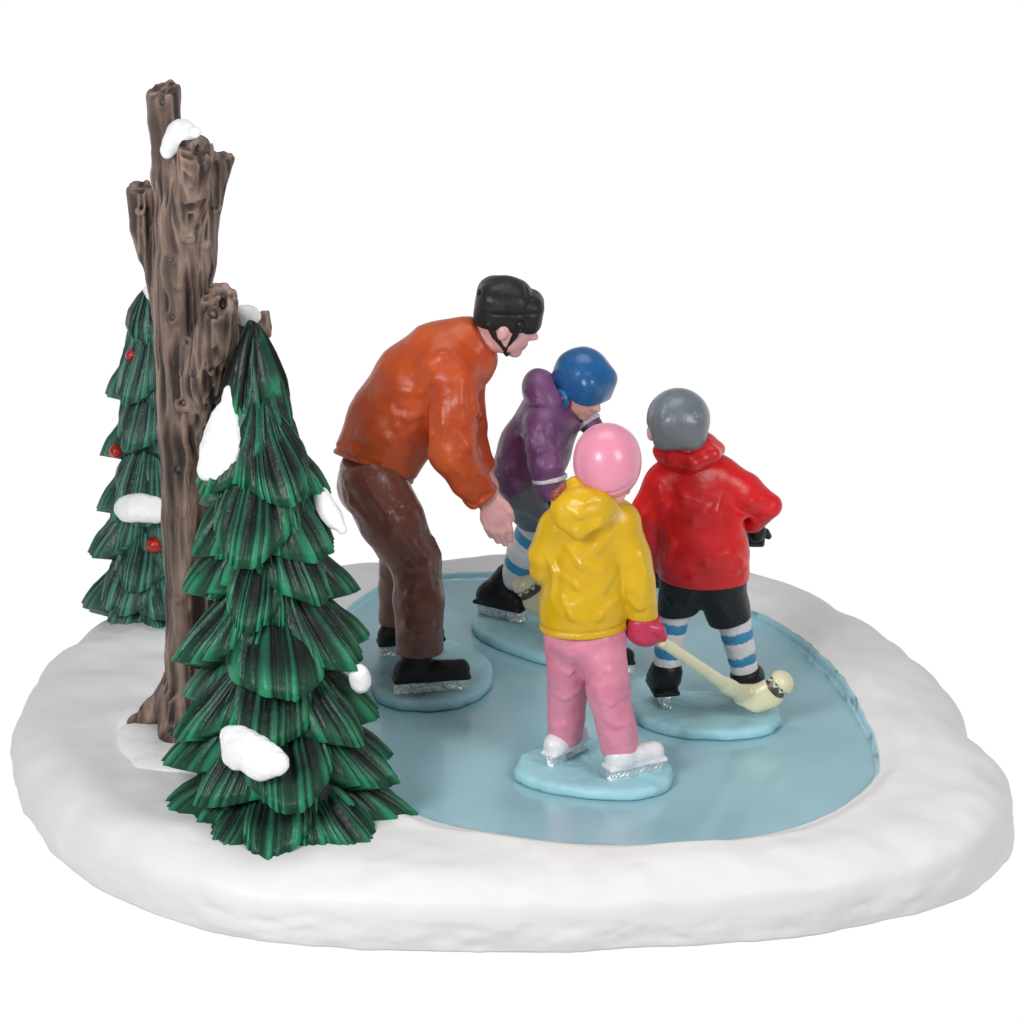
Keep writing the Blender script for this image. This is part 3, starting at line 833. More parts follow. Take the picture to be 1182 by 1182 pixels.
# jacket
S = Sculpt()
S.chain([P_(430, 538, -.02), P_(455, 490), P_(484, 446), P_(512, 418), P_(536, 402)], [.50, .545, .56, .50, .36], .1)
S.add(cone(P_(515, 430, -.28), P_(515, 430, .28), .40, .40), .12)
S.add(ell(P_(542, 416), .32), .14)
S.chain([P_(522, 442, -.46), P_(522, 480, -.60), P_(523, 522, -.66), at(540, 552, Yc - .64), at(560, 577, Yc - .62)], [.30, .262, .275, .235, .19], .10)
S.chain([P_(534, 440, .36), P_(541, 490, .45), P_(545, 518, .42), P_(568, 562, .18)], [.28, .215, .20, .165], .1)
S.chain([P_(528, 404), P_(556, 390)], [.32, .26], .08)
S.cut(P_(560, 389), nrm(A(.84, 0, .54)), .03)                                 # collar opening
S.cut(P_(428, 541), -.38 * RT - .925 * UP, .03)                              # hem
S.cut(at(559, 576, Yc - .62), nrm(A(.62, 0, -.78)), .025)                    # cuffs
S.late(lambda P, d: np.maximum(d, np.where(P[:, 1] > Yc - .15, (P - P_(571, 571, .20)) @ nrm(A(.45, 0, -.9)), -9)))
for q, r_ in [([(497, 470), (500, 500), (496, 525)], .03), ([(545, 440), (548, 470), (540, 492)], .045), ([(528, 500), (538, 515), (546, 512)], .035), ([(510, 470), (512, 490), (510, 515)], .04), ([(530, 530), (548, 545), (566, 556)], .04), ([(520, 535), (536, 548), (552, 565)], .04),
              ([(440, 470), (470, 482), (490, 476)], .05), ([(415, 500), (450, 506), (478, 494)], .05), ([(455, 450), (484, 452), (505, 436)], .05), ([(452, 470), (460, 492), (468, 510)], .04), ([(494, 418), (510, 411), (530, 412)], .045),
              ([(415, 532), (440, 541), (468, 548)], .028), ([(390, 512), (410, 520), (440, 532)], .03), ([(546, 462), (552, 480), (548, 494)], .04), ([(533, 440), (531, 465), (535, 490)], .05)]:
    S.ridge(q, r_, .11, .8)
S.groove([(548, 584), (557, 574), (570, 566)], .012, .03)
hz = P_(428, 541) + .075 * (.38 * RT + .925 * UP); hn = nrm(-.38 * RT - .925 * UP)
S.mod(lambda P, d: d + .016 * np.exp(-(((P - hz) @ hn) / .018) ** 2) * (P[:, 1] < Yc + 9))
S.mod(wrinkle(.022, 1.8, 402)); S.mod(wrinkle(.007, 6.0, 403))
part('jacket', S, M['orange'], man, .022)
# helmet
H = Sculpt(); hx = A(.985, 0, -.17); Hf = frame(hx)
hm = P_(586, 352)
H.add(ell(P_(583, 351), (.335, .335, .335), Hf), .03)
H.add(rbox(P_(581, 354), (.33, .315, .315), Hf, .21), .03)
H.add(rbox(P_(602, 359), (.25, .275, .245), Hf, .17), .012)
H.add(rbox(P_(558, 364), (.085, .24, .07), frame(A(.9, 0, -.45)), .05), .04)
H.cut(P_(588, 377), nrm(A(-.17, 0, -.985)), .03)
H.groove([(568, 363), (590, 364), (622, 362)], .012, .02)
H.groove([(607, 322), (608, 332), (609, 342)], .012, .02)
H.sub(ell(P_(555, 338, -.12), (.05, .08, .025)), .02); H.sub(ell(P_(557, 350, -.12), (.04, .08, .02)), .02)
H.sub(ell(P_(575, 321, -.1), (.06, .05, .03)), .02)
H.mod(lambda P, d: d + .008 * fbm(P * 5, 2, 8))
helm = part('helmet', H, M['helmet_black'], man, .02)
T_ = Sculpt()
for s in (-1, 1):
    T_.chain([P_(564, 374, s * .29), P_(571, 389, s * .28), P_(583, 402, s * .18)], [.042, .03, .03], .02)
    T_.chain([P_(600, 374, s * .29), P_(594, 388, s * .27), P_(583, 402, s * .18)], [.05, .034, .03], .02)
    T_.chain([P_(583, 402, s * .18), P_(585, 409, s * .05), P_(586, 408, 0)], [.034, .026, .02], .02)
T_.add(ell(P_(585, 408, -.16), (.045, .02, .02)), .01)
st = part('strap', T_, M['helmet_black'], man, .016); st.parent = helm

# ================================================================== kid in purple
rb0, rb1 = gr(552, 706, .13), gr(605, 718, .13)
qb0, qb1 = gr(692, 778, .13), gr(731, 776, .13)
c1 = gr(630, 742); k1 = kpx(c1)
kid = thing('person', 'kid in purple hooded jacket and blue helmet crouching behind the yellow jacket', 'person', c1)
# a long pad that reaches from the rear skate to the front one
disc(kid, (632, 742), 1.12, .58, math.atan2(-1.15, 1.30), seed=4)
Yr = (rb0[1] + rb1[1]) / 2; Yq = (qb0[1] + qb1[1]) / 2
Yk = Yr * .60 + Yq * .40
Q = lambda x, y, dy=0.0: at(x, y, Yk + dy)
skate(kid, rb0, rb1, at(586, 665, Yr + .08), .135, M['black'], hb=.14, ra=.16)
skate(kid, qb0, qb1, at(697, 742, Yq), .115, M['black'], hb=.12, ra=.14)
S = Sculpt()
S.chain([Q(607, 552), Q(618, 515), Q(632, 485)], [.30, .30, .26], .1)
S.chain([Q(625, 492, -.25), Q(629, 530, -.44), Q(638, 566, -.50)], [.16, .12, .08], .1)
S.chain([Q(650, 485, .25), Q(668, 476, .23), Q(692, 507, .05), Q(695, 513, 0)], [.14, .09, .07, .07], .1)
S.chain([Q(606, 560, .15), at(618, 602, Yr - .35), at(594, 668, Yr + .02)], [.22, .15, .10], .1)
S.chain([Q(615, 560, -.15), at(650, 598, Yk - .45), at(680, 632, Yq + .38), at(696, 748, Yq)], [.22, .16, .14, .10], .1)
hc = Q(671, 447); R = .335
S.add(cone(Q(640, 478), Q(662, 455), .17, .15), .08)
Fm = head(S, hc, R, A(.62, -.66, -.42), A(.30, -.30, .90))
for s in (-1, 1): S.add(ell(Q(674, 434) + s * Fm[0] * .315 - Fm[2] * .235 + Fm[1] * .05, (.045, .065, .08), Fm), .03)
for (hx_, hy_, hd_) in [(645, 578, -.51), (695, 513, .03)]:
    S.add(ell(Q(hx_, hy_, hd_), (.11, .10, .12)), .04)
    for j in range(4):
        finger(S, [Q(hx_ - 6 + j * 4, hy_ + 4, hd_ - .08), Q(hx_ - 5 + j * 4, hy_ + 12, hd_ - .11), Q(hx_ - 2 + j * 3, hy_ + 14, hd_ + .02)], .042, .035)
    finger(S, [Q(hx_ + 8, hy_, hd_), Q(hx_ + 13, hy_ + 6, hd_ - .06), Q(hx_ + 9, hy_ + 12, hd_ - .1)], .045, .038)
part('body', S, M['skin_kid'], kid, .019)
eyes(kid, hc, R, Fm)
# shorts
S = Sculpt()
S.add(ell(Q(608, 556), .37), .05)
S.chain([Q(605, 560, .15), at(614, 584, Yr - .35), at(622, 603, Yr - .35)], [.33, .28, .25], .1)
S.chain([Q(618, 560, -.15), at(650, 594, Yk - .42), at(682, 630, Yq + .38)], [.33, .28, .25], .1)
S.late(lambda P, d: np.maximum(d, np.where(P[:, 0] < at(648, 600, Yk)[0], at(613, 608, Yr - .35)[2] - P[:, 2], -9)))
S.mod(wrinkle(.03, 3, 411))
part('shorts', S, M['grey_shorts'], kid, .022)
# socks
a_, b_ = at(622, 600, Yr - .35), at(594, 666, Yr + .02)
S = Sculpt(); S.chain([a_, (a_ + b_) / 2, b_], [.22, .225, .17], .08); S.mod(wrinkle(.012, 5, 412))
part('sock', S, M['sock'], kid, .016, stripes(at(624, 600, Yr - .35), at(590, 663, Yr), [.18, .33, .66, .82], [SW, SB, SW, SB, SW], .012))
a_, b_ = at(678, 632, Yq + .4), at(696, 744, Yq)
S = Sculpt(); S.chain([a_, b_], [.21, .16], .08)
part('sock', S, M['sock'], kid, .02, stripes(a_, b_, [.2, .4, .6, .8], [SW, SB, SW, SB, SW]))
# jacket
S = Sculpt()
S.chain([Q(608, 548), Q(618, 518), Q(634, 486)], [.43, .43, .37], .1)
S.add(cone(Q(634, 490, -.2), Q(640, 488, .25), .30, .28), .1)
S.add(ell(Q(624, 474), (.22, .30, .24)), .12)
S.chain([Q(626, 494, -.34), Q(627, 516, -.46), Q(630, 534, -.52), Q(638, 566, -.52)], [.235, .215, .215, .165], .07)
S.chain([Q(648, 487, .28), Q(668, 474, .25), Q(690, 502, .08)], [.22, .165, .12], .08)
S.late(lambda P, d: np.maximum(d, np.where((P - Q(627, 540, -.40)) @ A(0, 1, .25) > 0, Q(609, 562)[2] - P[:, 2], (P - Q(640, 574, -.52)) @ nrm(A(.3, 0, -1)))))
for q, r_ in [([(612, 495), (622, 520), (618, 545)], .03), ([(626, 500), (640, 520), (640, 540)], .04), ([(598, 500), (612, 508), (616, 520)], .03), ([(575, 530), (592, 540), (608, 540)], .04), ([(640, 500), (652, 512), (650, 528)], .035), ([(572, 552), (594, 556), (616, 556)], .025), ([(630, 545), (640, 538), (650, 540)], .03)]:
    S.ridge(q, r_, .09, .8)
S.mod(wrinkle(.02, 2.6, 413)); S.mod(wrinkle(.006, 7, 414))
jk = part('jacket', S, M['purple'], kid, .022)
S = Sculpt()
S.add(ell(Q(625, 453, .0), (.225, .31, .295), frame(A(.9, 0, .35))), .05)
S.add(ell(Q(635, 464, -.03), (.22, .31, .24), frame(A(.8, 0, .6))), .1)
S.add(torus(Q(642, 465), nrm(A(.75, -.3, .55)), .225, .07), .06)
S.sub(ell(Q(664, 446, -.02), .27), .03)
S.mod(wrinkle(.02, 3, 415))
S.ridge([(606, 452), (620, 466), (640, 474)], .03, .06, .6)
hd = part('hood', S, M['purple'], kid, .02); hd.parent = jk
for (a_, b_, r_) in [(Q(634, 549.5, -.52), Q(635, 555, -.53), .214), (Q(677, 484.5, .18), Q(680.5, 489.5, .155), .165)]:
    S = Sculpt(); ax = nrm(b_ - a_)
    S.add(cone(a_, b_, r_, r_), 0); S.cut(b_, ax, .012); S.cut(a_, -ax, .012); S.mod(wrinkle(.012, 6, 418))
    s_ = part('stripe', S, M['stripe'], kid, .016); s_.parent = jk
# gloves
for (hx_, hy_, hd_) in [(645, 577, -.52), (695, 512, .03)]:
    S = Sculpt(); S.add(ell(Q(hx_, hy_, hd_), (.145, .15, .15)), 0); S.add(ell(Q(hx_ + 3, hy_ + 9, hd_ - .02), (.15, .15, .12)), .05)
    finger(S, [Q(hx_ + 8, hy_, hd_), Q(hx_ + 14, hy_ + 6, hd_ - .06), Q(hx_ + 10, hy_ + 13, hd_ - .1)], .065, .055)
    part('glove', S, M['black'], kid, .022)
# helmet
sd, f, up = Fm
H = Sculpt(); hm = Q(674, 434)
H.add(ell(hm, (.325, .36, .345), Fm), .03)
H.add(ell(hm + f * .05 - up * .06, (.315, .335, .29), Fm), .05)
H.add(rbox(hm + f * .02 - up * .04, (.305, .345, .29), Fm, .19), .04)
H.cut(hm - up * .165 + f * .1, nrm(-up * .95 + f * .05), .03)
side = sd if sd[0] < 0 else -sd                                              # the flank turned to the viewer
for s in (-1, 1):
    pass
H.mod(lambda P, d: d + .006 * fbm(P * 5, 2, 18))
helm = part('helmet', H, M['blue'], kid, .02)
T_ = Sculpt()
for s in (-1, 1):
    c_ = hm + s * side * .325 - up * .235 + f * .05
    T_.add(torus(c_, s * side, .095, .038), .02)
    T_.chain([c_ - up * .1, hm + s * side * .27 - up * .42 + f * .07, hm - up * .56 + f * .16 + s * side * .08], [.05, .04, .035], .03)
st = part('strap', T_, M['blue'], kid, .018); st.parent = helm

# ================================================================== girl in yellow
c2 = gr(687, 897); k2 = kpx(c2)
girl = thing('person', 'child in yellow hooded jacket, pink helmet and pink trousers seen from behind', 'person', c2)
disc(girl, (687, 896), .87, .66, -.18, seed=2)
gb0, gb1 = gr(701, 900, .13), gr(764, 886, .13)
hb0, hb1 = gr(633, 885, .13), gr(674, 863, .13)
Yg = (gb0[1] + gb1[1]) / 2; Yh = (hb0[1] + hb1[1]) / 2
Ym = (Yg + Yh) / 2
G_ = lambda x, y, dy=0.0: at(x, y, Ym + dy)
skate(girl, gb0, gb1, at(716, 864, Yg - .03), .135, M['white'], hb=.115, ra=.165)
skate(girl, hb0, hb1, at(653, 856, Yh), .115, M['white'], hb=.115, ra=.145)
S = Sculpt()
S.chain([G_(674, 722), G_(676, 670), G_(682, 610)], [.24, .28, .28], .1)
S.chain([G_(650, 606), G_(632, 650, .05), G_(655, 678, .45)], [.2, .15, .1], .1)
S.chain([G_(712, 608), G_(733, 660, -.05), G_(742, 716, -.02)], [.2, .15, .1], .1)
S.chain([G_(660, 735, .05), at(655, 800, Yh - .05), at(652, 862, Yh)], [.18, .14, .10], .1)
S.chain([G_(690, 735, -.05), at(703, 800, Yg + .05), at(716, 868, Yg)], [.18, .14, .10], .1)
hc = G_(702, 540, .03); R = .36
S.add(cone(G_(690, 605), G_(705, 566, .02), .20, .165), .06)
Fm = head(S, hc, R, A(.42, .88, -.12), A(0, 0, 1))
for (hx_, hy_, hd_) in [(745, 728, -.02), (662, 682, .52)]:
    S.add(ell(G_(hx_, hy_, hd_), (.11, .10, .10)), .05)
    for j in range(4):
        finger(S, [G_(hx_ + 4, hy_ - 6 + j * 4, hd_ + .06), G_(hx_ + 11, hy_ - 5 + j * 4, hd_ + .05), G_(hx_ + 12, hy_ - 4 + j * 4, hd_ - .06)], .036, .03)
    finger(S, [G_(hx_ + 2, hy_ - 8, hd_ - .05), G_(hx_ + 9, hy_ - 6, hd_ - .10), G_(hx_ + 14, hy_ - 1, hd_ - .08)], .04, .034)
part('body', S, M['skin_kid'], girl, .02)
eyes(girl, hc, R, Fm)
FOLD = .55
# trousers
S = Sculpt()
S.add(ell(G_(675, 732), (.43, .32, .32)), .05)
S.chain([G_(656, 738, .05), at(655, 800, Yh - .03), at(651, 866, Yh)], [.265, .215, .205], .1)
S.chain([G_(692, 740, -.06), at(702, 790, Yg + .04), at(717, 874, Yg)], [.295, .24, .215], .1)
S.cut(at(717, 868, Yg), nrm(A(.12, 0, -1)), .03)
S.sub(rbox(at(651, 872, Yh), (.4, .35, .13), frame(A(1, 0, .15)), .02), .03) if False else None
S.late(lambda P, d: np.maximum(d, np.where(P[:, 0] < .80, -(P[:, 2] - at(651, 857, Yh)[2]), -9)))
for q, r_ in [([(688, 760), (702, 775), (716, 784)], .03), ([(690, 806), (706, 812), (722, 802)], .035), ([(640, 800), (652, 806), (668, 796)], .03), ([(645, 770), (656, 778), (670, 772)], .025), ([(700, 830), (712, 838), (726, 834)], .025), ([(640, 840), (652, 836), (664, 842)], .025)]:
    S.ridge(q, r_, .08, .8)
S.mod(wrinkle(.026, 3.2, 421))
part('trousers', S, M['pink_cloth'], girl, .021)
FOLD = .8
# jacket
S = Sculpt()
fy = (A(0, 1, 0), .78)
S.chain([G_(673, 738), G_(674, 695), G_(677, 650), G_(682, 610)], [.505, .485, .45, .40], .1, fy)
S.add(cone(G_(652, 606), G_(714, 602), .25, .25, (A(0, 1, 0), .95)), .12)
S.add(cone(G_(690, 600), G_(704, 580, .02), .24, .20), .08)
S.chain([G_(644, 612), G_(631, 640), G_(632, 656, .05), G_(650, 676, .40)], [.235, .195, .195, .15], .05)
S.chain([G_(714, 612), G_(729, 642, -.02), G_(735, 670, -.05), G_(741, 712, -.02)], [.25, .215, .205, .175], .05)
S.late(lambda P, d: np.maximum(d, np.where(P[:, 0] < G_(724, 700)[0], (P - G_(673, 724)) @ nrm(A(.04, 0, -1)), (P - G_(741, 712, -.02)) @ nrm(A(-.05, 0, -1)))))
S.cut(G_(706, 576), nrm(A(.25, .1, .95)), .03)
for q, r_ in [([(708, 612), (690, 632), (676, 648)], .045), ([(655, 630), (672, 652), (694, 660)], .04), ([(645, 660), (668, 676), (694, 690)], .045), ([(708, 660), (694, 680), (664, 700)], .045), ([(712, 690), (690, 712), (660, 714)], .035), ([(740, 640), (744, 660), (742, 690)], .03), ([(632, 640), (640, 660), (636, 690)], .035),
              ([(726, 690), (738, 700), (752, 694)], .03), ([(650, 690), (660, 710), (684, 722)], .03)]:
    S.ridge(q, r_, .10, .82)
hz = G_(673, 724)
S.mod(lambda P, d: d + .02 * np.exp(-((P[:, 2] - (hz[2] + .08 + .06 * (P[:, 0] - hz[0]))) / .016) ** 2) * (P[:, 0] < G_(722, 700)[0]))
S.mod(wrinkle(.018, 2.0, 422)); S.mod(wrinkle(.005, 6, 423))
jk = part('jacket', S, M['yellow'], girl, .021)
S = Sculpt()
S.add(ell(G_(672, 586, -.30), (.34, .20, .245), frame(A(.95, 0, .25))), .05)
S.chain([G_(645, 574, -.18), G_(650, 600, -.36), G_(668, 613, -.42), G_(690, 602, -.40), G_(706, 584, -.24)], [.06, .075, .085, .08, .06], .09)
S.chain([G_(648, 572, -.1), G_(664, 560, -.16), G_(684, 570, -.24), G_(704, 580, -.18)], [.07, .08, .08, .07], .07)
S.ridge([(655, 585), (668, 594), (690, 590)], .03, .06, .7)
S.ridge([(660, 575), (676, 580), (694, 578)], .03, .06, .7)
S.mod(wrinkle(.025, 3.4, 424))
hd = part('hood', S, M['yellow'], girl, .02); hd.parent = jk
# mittens
for (hx_, hy_, hd_) in [(744, 730, -.02), (662, 682, .52)]:
    S = Sculpt(); S.add(ell(G_(hx_, hy_, hd_), (.205, .17, .155)), 0)
    S.add(cone(G_(hx_ - 3, hy_ - 13, hd_), G_(hx_ + 4, hy_ - 13, hd_), .16, .15), .06)
    finger(S, [G_(hx_ + 8, hy_ - 6, hd_ - .1), G_(hx_ + 17, hy_ - 4, hd_ - .14), G_(hx_ + 21, hy_ + 5, hd_ - .1)], .07, .058, .03)
    S.cut(G_(hx_, hy_ - 19, hd_), A(0, 0, 1), .03)
    S.mod(wrinkle(.02, 3.5, 425))
    part('mitten', S, M['crimson'], girl, .02)
S = Sculpt(); S.chain([G_(650, 563, -.18), G_(642, 572, -.27), G_(641, 583, -.30)], [.05, .055, .025], .03); S.mod(wrinkle(.012, 12, 426))
S.add(cone(G_(660, 556, .0), G_(650, 563, -.18), .05, .05), .03)
part('hair', S, M['hair'], girl, .016)
H = Sculpt(); hm = G_(701, 529)
H.add(ell(hm, (.372, .40, .39)), .03)
H.add(ell(hm - A(0, 0, .12), (.345, .37, .33)), .08)
H.groove([(668, 556), (684, 567), (704, 570), (724, 562), (733, 552)], .012, .02)
H.cut(G_(702, 571), nrm(A(.0, .15, -1)), .035)
H.sub(rbox(hm + A(.2, .42, -.25), (.24, .25, .2), frame(A(.42, .88, 0)), .05), .04)
helm = part('helmet', H, M['pink'], girl, .021)
T_ = Sculpt(); sd, f, up = Fm
for s in (-1, 1): T_.chain([hc + s * sd * .24 - up * .12 + f * .12, hc + s * sd * .18 - up * .28 + f * .16, hc - up * .34 + f * .22], [.03, .026, .026], .02)
st = part('strap', T_, M['pink'], girl, .018); st.parent = helm

# ================================================================== kid in red
c3 = gr(818, 834); k3 = kpx(c3)
red = thing('person', 'kid in red hooded jacket, grey helmet and striped socks with one elbow out', 'person', c3)
disc(red, (818, 831), .85, .60, -.04, seed=3)
lb0, lb1 = gr(770, 818, .13), gr(760, 800, .13)
sb0, sb1 = gr(865, 816, .13), gr(862, 798, .13)
Yl = lb0[1] + .1; Yr3 = sb0[1] + .1
Yd = (Yl + Yr3) / 2
D_ = lambda x, y, dy=0.0: at(x, y, Yd + dy)
skate(red, lb0, lb1, at(769, 774, Yl), .175, M['black'], hb=.145, ra=.19, hz=(at(768, 764, Yl), A(0, 0, 1)))
skate(red, sb0, sb1, at(861, 780, Yr3), .165, M['black'], hb=.14, ra=.185, hz=(at(861, 773, Yr3), nrm(A(-.2, 0, 1))))
S = Sculpt()
S.chain([D_(811, 656), D_(806, 610), D_(798, 555)], [.27, .32, .30], .1)
S.chain([D_(770, 560), D_(748, 606, .0), D_(764, 650, .30)], [.2, .15, .1], .1)
S.chain([D_(824, 558), D_(878, 584, .0), D_(870, 604, .40)], [.16, .08, .08], .06)
S.chain([D_(796, 672), at(780, 712, Yl + .05), at(770, 772, Yl)], [.17, .12, .09], .1)
S.chain([D_(826, 672), at(846, 718, Yr3 + .05), at(861, 778, Yr3)], [.17, .12, .09], .1)
hc = D_(784, 487, .06); R = .345
S.add(cone(D_(796, 545), D_(787, 510, .03), .2, .17), .06)
Fm = head(S, hc, R, A(-.12, .95, -.25), A(0, .1, 1))
S.add(ell(D_(752, 499, -.02), (.055, .09, .10)), .05)
for (hx_, hy_, hd_) in [(873, 616, .42), (766, 664, .36)]:
    S.add(ell(D_(hx_, hy_, hd_), (.09, .10, .10)), .05)
    for j in range(4):
        finger(S, [D_(hx_ - 6 + j * 4, hy_ + 2, hd_ + .02), D_(hx_ - 7 + j * 4.5, hy_ + 9, hd_ + .06), D_(hx_ - 5 + j * 4, hy_ + 11, hd_ + .12)], .035, .03)
    finger(S, [D_(hx_ + 4, hy_ - 4, hd_), D_(hx_ + 11, hy_ - 2, hd_ + .02), D_(hx_ + 14, hy_ + 3, hd_ + .05)], .038, .032)
part('body', S, M['skin_kid'], red, .02)
eyes(red, hc, R, Fm)
# shorts
S = Sculpt()
S.add(cone(D_(796, 664), D_(828, 664), .33, .33), .05)
S.chain([D_(790, 676), at(779, 716, Yl + .05)], [.29, .225], .08)
S.chain([D_(830, 676), at(846, 726, Yr3 + .05)], [.31, .235], .08)
S.late(lambda P, d: np.maximum(d, np.where(P[:, 0] < D_(812, 700)[0], (at(779, 708, Yl)[2] - P[:, 2]) + .1 * (P[:, 0] - at(779, 711, Yl)[0]), -9)))
S.cut(at(846, 715, Yr3 + .05), nrm(A(.22, 0, -1)), .03)
S.ridge([(822, 690), (834, 700), (842, 716)], .03, .07); S.ridge([(770, 690), (778, 698), (790, 694)], .03, .07); S.ridge([(800, 684), (794, 694), (784, 708)], .03, .07)
S.mod(wrinkle(.02, 3.4, 431))
part('shorts', S, M['black_shorts'], red, .021)
# socks
for (a_, b_, r0, r1, bands) in [(at(779, 696, Yl + .05), at(769, 772, Yl), .195, .155, [.26, .42, .66, .80]), (at(845, 706, Yr3 + .05), at(861, 780, Yr3), .205, .155, [.29, .44, .66, .80])]:
    S = Sculpt(); S.chain([a_, b_], [r0, r1], .05)
    ax = nrm(b_ - a_); L_ = np.linalg.norm(b_ - a_)
    def rings(P, d, a_=a_, ax=ax, L_=L_, bands=bands):
        t = ((P - a_) @ ax) / L_
        for q in bands: d = d + .012 * np.exp(-((t - q) / .02) ** 2)
        return d
    S.mod(rings); S.mod(wrinkle(.010, 6, 432))
    part('sock', S, M['sock'], red, .015, stripes(a_, b_, bands, [SW, SB, SW, SB, SW], .02))
# jacket
S = Sculpt()
fy = (A(0, 1, 0), .78)
S.chain([D_(812, 662), D_(810, 630), D_(805, 600), D_(799, 560)], [.535, .53, .51, .44], .1, fy)
S.add(cone(D_(770, 562), D_(828, 556), .27, .27, (A(0, 1, 0), .9)), .12)
S.chain([D_(768, 562), D_(750, 590, .0), D_(750, 612, .05), D_(762, 648, .24)], [.25, .215, .205, .19], .05)
S.chain([D_(828, 552), D_(858, 567, -.02), D_(889, 584, -.02), D_(868, 600, .26)], [.25, .225, .145, .165], .05)
S.cut(D_(812, 667), nrm(A(-.03, 0, -1)), .03)
for q, r_ in [([(762, 560), (768, 580), (762, 605)], .045), ([(780, 590), (800, 600), (820, 588)], .04), ([(770, 610), (776, 625), (770, 645)], .04), ([(790, 640), (815, 650), (840, 640)], .04), ([(832, 570), (826, 590), (830, 620)], .04), ([(852, 570), (868, 580), (884, 578)], .035), ([(854, 595), (870, 596), (888, 590)], .035), ([(782, 560), (790, 575), (806, 580)], .035), ([(764, 655), (800, 668), (850, 660)], .025), ([(846, 640), (854, 650), (862, 655)], .04)]:
    S.ridge(q, r_, .10, .8)
S.mod(wrinkle(.018, 2.0, 433)); S.mod(wrinkle(.005, 6, 434))
jk = part('jacket', S, M['red'], red, .021)
S = Sculpt()
S.add(ell(D_(795, 522, -.02), (.38, .34, .245), frame(A(.99, 0, .08))), .05)
S.chain([D_(762, 520, -.12), D_(776, 530, -.30), D_(800, 534, -.35), D_(822, 524, -.24), D_(830, 518, 0)], [.07, .08, .09, .09, .07], .09)
S.ridge([(770, 512), (792, 518), (816, 508)], .035, .07, .7)
S.ridge([(776, 523), (796, 528), (818, 518)], .03, .06, .7)
S.mod(wrinkle(.022, 3.2, 435))
hd = part('hood', S, M['red'], red, .02); hd.parent = jk
for (hx_, hy_, hd_) in [(873, 616, .42), (766, 664, .36)]:
    S = Sculpt(); S.add(ell(D_(hx_, hy_ - 2, hd_), (.115, .13, .12)), 0)
    for j in range(4):
        finger(S, [D_(hx_ - 6 + j * 4, hy_ + 2, hd_ + .02), D_(hx_ - 8 + j * 4.6, hy_ + 9, hd_ + .06), D_(hx_ - 6 + j * 4, hy_ + 12, hd_ + .12)], .045, .038)
    finger(S, [D_(hx_ + 4, hy_ - 4, hd_), D_(hx_ + 11, hy_ - 2, hd_ + .02), D_(hx_ + 14, hy_ + 3, hd_ + .05)], .045, .04)
    part('glove', S, M['black'], red, .018)
H = Sculpt(); hm = D_(783, 484)
H.add(ell(hm, (.362, .39, .355)), .03)
H.add(rbox(hm - A(0, 0, .06), (.325, .35, .29), frame(A(1, 0, -.06)), .20), .05)
H.ridge([(768, 456), (765, 480), (768, 500)], .04, .05, .7)
H.ridge([(800, 456), (804, 480), (802, 497)], .04, .05, .7)
H.cut(D_(783, 507), nrm(A(.0, .15, -1)), .035)
H.sub(ell(D_(750, 505, -.04), (.11, .2, .14)), .03)
H.sub(rbox(hm + A(-.05, .45, -.2), (.28, .25, .18), None, .05), .04)
helm = part('helmet', H, M['grey'], red, .021)
T_ = Sculpt(); sd, f, up = Fm
for s in (-1, 1): T_.chain([hc + s * sd * .29 - up * .1, hc + s * sd * .22 - up * .30 + f * .1, hc - up * .34 + f * .2], [.035, .03, .03], .02)
st = part('strap', T_, M['grey'], red, .018); st.parent = helm

# ================================================================== hockey sticks
def hockey(label, shaft, blade, tip, band, tip_r, flat, loc):
    t = thing('hockey_stick', label, 'hockey stick', loc, 'cream hockey sticks')
    S = Sculpt()
    S.chain([p for p, r in shaft], [r for p, r in shaft], .03)
    S.chain([p for p, r in blade], [r for p, r in blade], .06, (flat, .5))
    d = nrm(tip - band)
    S.cut(band - d * .03, d, .01)
    part('shaft', S, M['cream'], t, .016)
    S = Sculpt()
    S.add(cone(band - d * .08, tip, tip_r * .95, tip_r * .9, (flat, .62)), 0)
    S.cut(band - d * .06, -d, .01); S.cut(band + d * .075, d, .01)
    ux = nrm(np.cross(flat, d))
    def tp(v):
        a = (v - band) @ d / .12; s = ((v - band) @ ux) / .05
        zig = np.abs(a - .35 - .22 * (np.abs((s * 1.1) % 2 - 1) * 2 - 1))
        c = A(*srgb(78, 68, 58)) + np.outer(np.clip(fbm(v * 12, 2, 5), -.5, 1), A(.03, .025, .02))
        return np.where((zig < .14)[:, None], A(*srgb(216, 210, 184)), c)
    part('tape', S, M['tape'], t, .010, tp)
    S = Sculpt()
    S.add(ell(tip - d * .015, (tip_r * 1.04, tip_r * .8, tip_r * .88), frame(ux, flat)[[0, 2, 1]] if False else np.array([ux, flat, d])), 0)
    S.cut(band + d * .065, -d, .015)
    part('tip', S, M['cream'], t, .014)
    return t
kk = kpx(gr(870, 825))
Ya = Ym - .03; Yb = gr(872, 829, .16)[1]
def line(px, py):
    tt = (px - 762) / (872 - 762); return at(px, py, Ya + (Yb - Ya) * tt)
shaft = [(G_(751, 733, .02), .058), (line(764, 740), .066), (line(810, 772), .070), (line(846, 796), .078)]
Bx = lambda x, y: at(x, y, Yb)
blade = [(line(838, 790.5), .07), (Bx(858, 802), .115), (Bx(874, 806), .152), (Bx(888, 801), .158), (Bx(903, 787), .15)]
hockey('cream hockey stick held low by the child in yellow, blade turned up at the end', shaft, blade, Bx(903, 787.5), Bx(895.5, 794), .150, nrm(A(.12, -.95, .25)), line(842, 793))
Yc_ = gr(622, 716, .16)[1]
Cx = lambda x, y, dy=0.0: at(x, y, Yc_ + dy)
blade = [(Cx(642, 700), .10), (Cx(630, 702), .13), (Cx(618, 694), .14), (Cx(608, 676), .13)]
